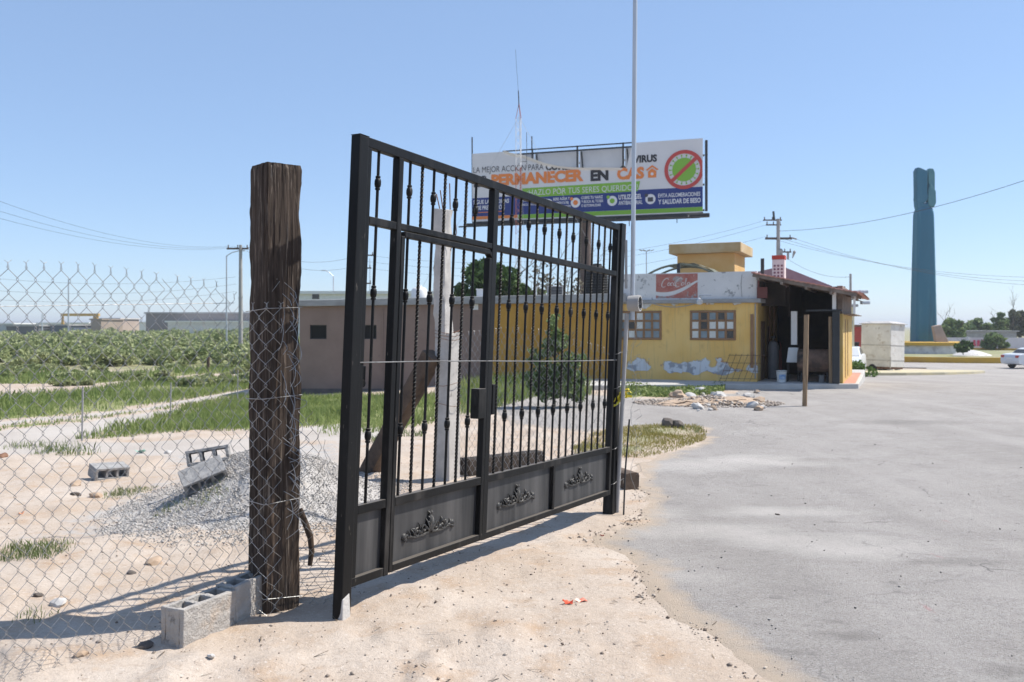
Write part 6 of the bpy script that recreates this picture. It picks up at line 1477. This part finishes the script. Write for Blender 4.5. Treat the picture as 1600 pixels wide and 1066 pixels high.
def make_car(label, loc, yaw):
    t = thing('parked_car', label, 'car', loc, 'white cars near the roundabout', rot=(0, 0, yaw))
    prof = [(0.06, .34), (0.0, .55), (0.03, .80), (.12, .98), (.45, 1.04), (.92, 1.06), (3.05, 1.02), (3.7, .93), (4.22, .80), (4.40, .58), (4.38, .32), (3.95, .24), (3.95, .36), (3.80, .58), (3.55, .66), (3.30, .58), (3.16, .36), (3.14, .22), (1.28, .22), (1.26, .36), (1.12, .58), (.88, .66), (.62, .58), (.48, .36), (.47, .25)]
    def ext(pf, ws): 
        n = len(pf); vs = []
        for y, sc in ws: vs += [(x, y, z) for x, z in pf]
        return vs, [tuple(range(n - 1, -1, -1)), tuple(range((len(ws) - 1) * n, len(ws) * n))] + [(j * n + i, j * n + (i + 1) % n, (j + 1) * n + (i + 1) % n, (j + 1) * n + i) for j in range(len(ws) - 1) for i in range(n)]
    b = MB(); v, f = ext(prof, [(-.85, 1), (.85, 1)]); b.add([(x, y * (1 - .10 * max(0, (z - .75))), z) for x, y, z in v], f); b.build('body', M['carpaint'], t, bevel=.05, local=True)
    cab = [(.80, 1.03), (1.20, 1.33), (1.50, 1.42), (2.30, 1.43), (2.65, 1.36), (3.25, 1.0)]
    b = MB(); v, f = ext(cab, [(-.80, 1), (.80, 1)]); b.add([(x, y * (1 - .42 * max(0, z - 1.0)), z) for x, y, z in v], f); b.build('cabin', M['carpaint'], t, bevel=.05, local=True)
    for sg in (-1, 1):
        b = MB(); pts = [(1.02, 1.08), (1.30, 1.30), (1.52, 1.37), (2.25, 1.38), (2.55, 1.32), (2.98, 1.08)]
        A_ = [(x, sg * (.812 * (1 - .42 * max(0, z - 1.0))), z) for x, z in pts]; b.add(A_ + [(x, y - sg * .02, z) for x, y, z in A_], [tuple(range(6)), tuple(range(11, 5, -1))]); b.build('side_window', M['darkglass'], t, local=True)
    b = MB(); b.hexa([(.84, -.68, 1.07), (.84, .68, 1.07), (.87, .68, 1.06), (.87, -.68, 1.06)], [(1.17, -.62, 1.325), (1.17, .62, 1.325), (1.21, .62, 1.32), (1.21, -.62, 1.32)]); b.build('rear_window', M['darkglass'], t, local=True)
    for sg in (-1, 1):
        b = MB(); b.box((.04, sg * .66, .84), (.10, .26, .16)); b.build('tail_light', M['red'], t, local=True, bevel=.02)
        for x in (.88, 3.55):
            b = MB(); b.lathe((x, sg * .76, .31), [(-.10, .18), (-.10, .29), (-.07, .31), (.07, .31), (.10, .29), (.10, .18)], 22, Matrix.Rotation(math.radians(90), 3, 'X')); wo = b.build('wheel', M['rubber'], t, smooth=40, local=True)
            b = MB(); b.lathe((x, sg * .79, .31), [(-.075, .05), (-.075, .19), (.075, .19), (.085, .05)], 14, Matrix.Rotation(math.radians(90), 3, 'X')); b.build('rim', M['galvpipe'], wo, smooth=40, local=True)
    b = MB(); b.box((-.005, 0, .72), (.03, .5, .12)); b.build('number_plate', M['white'], t, local=True)
    return t
p = hit(1577, 576); car = make_car('white saloon car cut off by the right edge, its rear wheel in view', (p.x, p.y, p.z - .01), math.radians(12))
p = at(1338, 555, 46); dup(car, (p.x - .4, 46, float(gbase(p.x, 46))), (0, 0, math.radians(-115)), 'white car half hidden between the black bin and the white kiosk')
# houses beyond the porch
a = at(1330, 520, 70); rh = thing('red_building', 'small red building glimpsed between the porch end and the kiosk', 'building', (a.x, 70, -1.1)); b = MB(); b.span((a.x - 2.5, 70, -1.3), (a.x + 1.1, 75, 1.55)); b.build('wall', M['red'], rh); b = MB(); b.span((a.x - 2.7, 69.8, 1.552), (a.x + 1.3, 75.2, 1.72)); b.build('roof', M['rust'], rh)
b = MB(); b.span((a.x - .35, 69.985, .3), (a.x + .15, 70.02, 1.0)); b.build('window', M['darkglass'], rh)
a = at(1326, 500, 44); yb = thing('cream_building', 'narrow cream building standing behind the end of the porch roof', 'building', (a.x, 44, -.6)); b = MB(); b.span((a.x - 1.2, 44, -.8), (a.x + .28, 49, 2.55)); b.build('wall', mat('pale_cream', (0.60, 0.55, 0.36), (.66, .6, .42), 2, .9), yb); b = MB(); b.span((a.x - 1.3, 43.8, 2.552), (a.x + .4, 49.2, 2.68)); b.build('roof_slab', M['slab'], yb)
b = MB(); b.span((a.x - .1, 43.985, 1.2), (a.x + .18, 44.02, 1.9)); b.build('window', M['glass'], yb)

# ------------------------------------------------------------------ masts, poles and wires
a = at(811, 470, 40); ms = thing('radio_mast', 'thin red and white lattice radio mast with guy wires before the billboard', 'mast', (a.x, 40, -.3)); mw = .145
M['mastred'] = mat('mast_red', (0.36, 0.11, 0.07), rough=.6); zt = EYE + (HZ - 186) / F * 40; ztip = EYE + (HZ - 168) / F * 40
b = MB(); b.cur = 0; c3 = [(mw * math.cos(q), mw * math.sin(q)) for q in (1.2, 3.3, 5.4)]; sec = 3.0; z = -.3; k = 0
while z < zt:
    z2 = min(z + sec, zt); b.cur = (k % 2) if k else 1
    for x_, y_ in c3: b.tube([(a.x + x_, 40 + y_, z), (a.x + x_, 40 + y_, z2)], .013, 5)
    zz = z; j = 0
    while zz < z2 - .1:
        for i in range(3):
            p0, p1 = c3[i], c3[(i + 1) % 3]; 
            if j % 2: p0, p1 = p1, p0
            b.tube([(a.x + p0[0], 40 + p0[1], zz), (a.x + p1[0], 40 + p1[1], zz + .3)], .006, 4)
        zz += .3; j += 1
    z = z2; k += 1
b.cur = 0
for x_, y_ in c3: b.tube([(a.x + x_, 40 + y_, zt), (a.x, 40, ztip + .2)], .013, 5)
b.build('lattice', [M['mastred'], M['white']], ms)
b = MB(); b.tube([(a.x, 40, ztip), (a.x - .03, 40, ztip + .75)], .022, 6); b.tube([(a.x - .03, 40, ztip + .7), (a.x - .16, 40, EYE + (HZ - 78) / F * 40)], .007, 5); b.tube([(a.x + .34, 40, zt - 2.2), (a.x + .34, 40, zt - .6)], .012, 4); b.tube([(a.x + .1, 40, zt - 1.9), (a.x + .34, 40, zt - 1.9)], .012, 4); b.build('antenna', M['steel'], ms)
for i, (dx, dy) in enumerate(((-5.5, 1.5), (5.5, 2.0), (0.5, 6))): 
    b = MB(); b.tube([(a.x, 40, zt + .1), (a.x + dx, 40 + dy, 1.6)], .006, 4); b.build('guy_wire', M['galvpipe'], ms)

def pole(px, ptop, Y, r, label, m, name='utility_pole', cat='pole', arms=(), zb=None):
    a = at(px, ptop, Y); z0 = float(gbase(a.x, Y)) if zb is None else zb; t = thing(name, label, cat, (a.x, Y, z0))
    b = MB(); b.tube([(a.x, Y, z0 - .4), (a.x, Y, (z0 + a.z) / 2), (a.x, Y, a.z)], [r * 1.25, r * 1.1, r * .85], 10); b.build('shaft', m, t, smooth=40)
    for dz, x0, x1, th in arms:
        b = MB(); b.span((a.x + x0, Y - .06, a.z - dz - th / 2), (a.x + x1, Y + .06, a.z - dz + th / 2))
        n_ = 3
        for k in range(n_):
            x_ = a.x + x0 + (x1 - x0) * (k + .15) / (n_ - .7); b.lathe((x_, Y, a.z - dz + th / 2), [(0, .03), (.05, .05), (.10, .03), (.16, .05), (.20, .02)], 8)
        b.build('crossarm', M['brownsteel'], t)
    return t, a
t, pA = pole(376, 383, 62, .13, 'concrete utility pole with a crossarm, seen just left of the timber post', M['pole_conc'], arms=((.25, -.95, .55, .12),))
t, pB = pole(1216, 342, 66, .15, 'utility pole with crossarms rising behind the yellow building', M['pole_conc'], arms=((.1, -1.1, .25, .09), (.45, -.9, .2, .09), (1.45, -.95, 1.0, .16), (2.45, 0, .95, .10)))
b = MB(); a = pB; b.tube([(a.x + 1.0, 66, a.z - 1.40), (a.x + 1.35, 66, a.z - 1.5)], .06, 6); b.lathe((a.x + .72, 66, a.z - 3.0), [(0, .08), (.5, .08), (.55, .03)], 8); b.lathe((a.x + 1.05, 66, a.z - 2.9), [(0, .03), (.5, .12), (.6, .03)], 8, euler(0, .3, 0)); b.lathe((a.x + .14, 66, a.z - 3.1), [(0, .2), (.8, .2), (.9, .1)], 12); b.build('transformer', M['slab'], t, smooth=40)
b = MB(); b.tube([(a.x - .3, 66, a.z - .05), (a.x - .36, 66, a.z + .55)], .08, 7); b.build('insulator', M['steel'], t)
t, pC = pole(354, 400, 66, .055, 'thin grey lamp post left of the concrete utility pole', M['galvpipe'], 'lamp_post', 'lamp post')
b = MB(); b.tube([(pC.x, 66, pC.z), (pC.x + .4, 66, pC.z + .25), (pC.x + 1.0, 66, pC.z + .4)], .035, 6); b.build('arm', M['galvpipe'], t); b = MB(); b.box((pC.x + 1.15, 66, pC.z + .39), (.45, .16, .08)); b.build('lamp_head', M['galvpipe'], t)
pole(107, 436, 120, .09, 'thin distant pole over the left scrub', M['galvpipe'])
pole(66, 490, 160, .10, 'short distant pole far out in the left scrub', M['galvpipe'])
t, pD = pole(521, 432, 95, .07, 'small street lamp showing above the low building, between the timber post and the gate', M['galvpipe'], 'street_lamp', 'street lamp')
b = MB(); b.tube([(pD.x, 95, pD.z), (pD.x - .5, 95, pD.z + .45), (pD.x - .85, 95, pD.z + .6)], .04, 6); b.build('arm', M['galvpipe'], t); b = MB(); b.box((pD.x - 1.0, 95, pD.z + .62), (.5, .2, .10)); b.build('lamp_head', M['galvpipe'], t)
t, pE = pole(564, 395, 70, .12, 'utility pole seen through the first bay of the gate', M['pole_conc'], arms=((.2, -.3, 1.0, .1), (1.2, -.8, .8, .1), (2.4, -.3, .8, .1)))
pole(743, 430, 80, .05, 'thin antenna pole seen between the gate bars', M['galvpipe'])
t, pF = pole(1010, 392, 120, .08, 'tall lamp post with four floodlights behind the yellow building', M['galvpipe'], 'floodlight_post', 'lamp post')
for sg, l_ in ((-1, .75), (1, .8), (-1, .3), (1, .3)):
    b = MB(); b.tube([(pF.x, 120, pF.z - .05), (pF.x + sg * l_ * .6, 120, pF.z)], .04, 5); b.box((pF.x + sg * l_, 120, pF.z + .06), (.42, .3, .10), euler(0, -.35 * sg, 0)); b.build('lamp_head', M['slab'], t)
t, pG = pole(1329, 428, 60, .09, 'short pole poking over the right end of the porch roof', M['pole_conc'])
pole(578, 404, 110, .05, 'very thin distant mast seen through the first bay of the gate', M['galvpipe'])
GW = 'overhead wires'
def wire(a, b_, sag, r, label):
    a, b_ = Vector(a), Vector(b_); m = MB(); m.tube([a + (b_ - a) * t - Vector((0, 0, sag * 4 * t * (1 - t))) for t in np.linspace(0, 1, 25)], r, 5)
    tag(m.build('power_line', M['cable'], origin=tuple(a), smooth=80), label, 'wire', GW)
Wv = lambda v: (v.x, v.y, v.z)
wire((pB.x, 66, pB.z - .9), Wv(at(1720, 240, 40)), .8, .014, 'single wire climbing to the right edge past the head of the monument')
for i, (dx, dz, e) in enumerate(((-.85, 1.35, 0), (0, 1.35, 8), (.9, 1.35, 16))): wire((pB.x + dx, 66, pB.z - dz), Wv(at(1720, 432 + e, 60)), 1.0, .009, 'thin wire running from the crossarm down to the right edge')
for i, (dz, e) in enumerate(((.1, 0), (.45, 9), (1.3, 18))): wire((pB.x - .9, 66, pB.z - dz), (pE.x + .5, 70, pE.z - .2 - .5 * i), 1.6, .008, 'thin wire crossing behind the billboard between two utility poles')
for i, (e, lb) in enumerate(((268, 'topmost'), (290, 'middle'), (306, 'lowest'))): wire((pA.x - .9 + .6 * i, 62, pA.z - .1), Wv(at(-120, e, 34)), .9, .006, '%s of the three wires rising to the left edge from the concrete utility pole' % lb)
for i, e in enumerate((418, 440, 455)): wire((pA.x - .3, 62, pA.z - 2.2 - .5 * i), Wv(at(-150, e, 52)), .7, .007, 'slack wire running low across the left sky behind the fence top')
for i in range(2): wire((pA.x + .4, 62, pA.z - .1 - .3 * i), (pE.x - .2, 70, pE.z - .2 - .8 * i), .8, .010, 'thin wire passing between the timber post and the gate')
wire((pG.x, 60, pG.z - .2), (pB.x, 66, pB.z - 2.4), .6, .010, 'thin wire from the short pole to the pole behind the yellow building')
# thin fence stakes in the field
for i, (px, py, pt_, lb) in enumerate(((128, 690, 604, 'thin grey stake by the dirt track, nearest the left edge'), (266, 655, 598, 'thin grey stake by the dirt track, in the middle of the three'), (371, 626, 578, 'thin grey stake at the end of the dirt track by the timber post'), (325, 582, 558, 'short dark stub of a post at the edge of the scrub'), (15, 628, 600, 'thin pale stake at the left edge of the grass'))):
    p = hit(px, py); zt = EYE + (HZ - pt_) / F * p.y; b = MB(); b.tube([(p.x, p.y, p.z - .2), (p.x + .015, p.y, zt)], .014 if i != 3 else .07, 7); tag(b.build('fence_stake', M['pole_conc'] if i != 3 else M['wood_plain'], origin=Wv(p), smooth=50), lb, 'stake')

# ------------------------------------------------------------------ far left: works and sheds
a0_, a1_ = at(228, 488, 230), at(420, 488, 230); wh = thing('warehouse', 'long grey-brown warehouse on the skyline left of the timber post', 'warehouse', (a0_.x, 230, -.1))
b = MB(); b.span((a0_.x, 230, -.5), (a1_.x + 14, 262, a0_.z - .35)); b.build('wall', mat('grey_brown_cladding', (0.20, 0.18, 0.175), (0.245, 0.22, 0.215), .15, .9), wh)
b = MB(); b.span((a0_.x - .4, 229.6, a0_.z - .348), (a1_.x + 14.4, 262.4, a0_.z)); b.build('roof', M['slab'], wh)
b = MB(); b.span((at(262, 505, 222).x, 222, -.3), (at(430, 505, 222).x, 229.5, 2.6)); b.build('annex', M['offwhite'], wh); b = MB(); b.span((at(258, 505, 222).x, 221.6, 2.602), (at(432, 505, 222).x, 229.55, 2.95)); b.build('annex_roof', M['white'], wh)
cr = thing('gantry_crane', 'yellow gantry crane on the far left skyline', 'crane', (at(120, 505, 240).x, 240, -.2)); xa, xb = at(95, 491, 240).x, at(152, 491, 240).x; zc = EYE + (HZ - 492) / F * 240; M['crane'] = mat('crane_yellow', (0.55, 0.30, 0.05), (.6, .36, .08), 1, .7)
b = MB(); b.span((xa, 240, zc - .35), (xb + .3, 241, zc + .35)); b.build('girder', M['crane'], cr)
for x0_, x1_ in ((xb - 1.4, xb), (xa, xa + .4)):
    b = MB(); b.hexa([(x0_ - .3, 240, -.3), (x1_ + .2, 240, -.3), (x1_ + .2, 241, -.3), (x0_ - .3, 241, -.3)], [(x0_ + .3, 240, zc - .36), (x1_ - .1, 240, zc - .36), (x1_ - .1, 241, zc - .36), (x0_ + .3, 241, zc - .36)]); b.build('leg', M['crane'], cr)
def farblock(name, px0, px1, pt_, Y, m, label, cat='building', roof=None):
    a, c = at(px0, pt_, Y), at(px1, pt_, Y); t = thing(name, label, cat, (a.x, Y, -.2)); b = MB(); b.span((a.x, Y, -.6), (c.x, Y + 12, a.z - .3)); b.build('wall', m, t)
    b = MB(); b.span((a.x - .3, Y - .3, a.z - .298), (c.x + .3, Y + 12.3, a.z)); b.build('roof', roof or M['white'], t); return t
M['brownblock'] = mat('brown_block', (0.26, 0.20, 0.16), (0.32, 0.26, 0.21), .3, .9)
farblock('plant_building', 142, 158, 498, 215, M['brownblock'], 'small brown block below the leg of the gantry crane', roof=M['brownblock']); farblock('plant_building', 158, 187, 497, 228, mat('beige_block', (0.40, 0.32, 0.27), (0.46, .38, .32), .3, .9), 'beige pitched block right of the gantry crane', roof=M['offwhite'])
farblock('long_shed', -90, 20, 505, 250, mat('bluegrey_cladding', (0.30, 0.33, 0.38), (.36, .39, .43), .2, .8), 'bluish long shed at the left end of the skyline'); farblock('long_shed', 24, 138, 504, 262, M['white'], 'long white shed behind the gantry crane'); farblock('long_shed', 188, 228, 503, 270, M['white'], 'white shed between the beige block and the warehouse')
farblock('dark_shed', 10, 60, 508, 205, mat('darkgrey_cladding', (0.07, 0.075, 0.085), (.1, .1, .11), .2, .8), 'dark low shed on the far left skyline', 'shed', M['slab']); farblock('dark_shed', 78, 104, 507, 208, mat('darkblue_cladding', (0.06, 0.08, 0.12), (.09, .11, .15), .2, .8), 'small dark blue shed below the gantry girder', 'shed', M['slab'])
t = farblock('white_hall', 452, 700, 455, 90, M['white'], 'low white hall showing above the slab roof of the low building', 'hall'); b = MB(); a = at(493, 462, 89.9); b.span((a.x - .35, 89.97, a.z - .35), (a.x + .35, 90.02, a.z + .25)); b.build('window', M['darkglass'], t)
# far ridges
q = MB(); N = 120
for (R_, h_, a0, a1, sd_) in ((3800, 26, -.62, -.35, 3),):
    vs = []
    for i in range(N + 1):
        a = a0 + (a1 - a0) * i / N; hh = max(2, h_ * (.6 + 1.2 * float(fbm(i * .06, sd_, 4, sd_)))); s_ = math.sin(a); c_ = math.cos(a); vs += [(R_ * s_, R_ * c_, -20), ((R_ + 150) * s_, (R_ + 150) * c_, hh), ((R_ + 500) * s_, (R_ + 500) * c_, -20)]
    q.add(vs, [(3 * i + j, 3 * i + 3 + j, 3 * i + 4 + j, 3 * i + 1 + j) for i in range(N) for j in range(2)])
tag(q.build('far_hills', mat('hill_rock', (0.16, 0.14, 0.12), (0.2, 0.18, 0.15), .01, .95)), kind='structure')

# ------------------------------------------------------------------ air
hz = MB(); hz.span((-4700, -4700, -26), (4700, 4700, 22))
hm = bpy.data.materials.new('summer_haze'); hm.use_nodes = True; n_ = hm.node_tree.nodes; n_.remove(n_["Principled BSDF"])
pv_ = n_.new("ShaderNodeVolumePrincipled"); pv_.inputs["Color"].default_value = (.86, .90, .96, 1); pv_.inputs["Density"].default_value = 0.0005; pv_.inputs["Anisotropy"].default_value = 0.2
hm.node_tree.links.new(pv_.outputs[0], n_["Material Output"].inputs["Volume"])
tag(hz.build('haze', hm), kind='stuff')
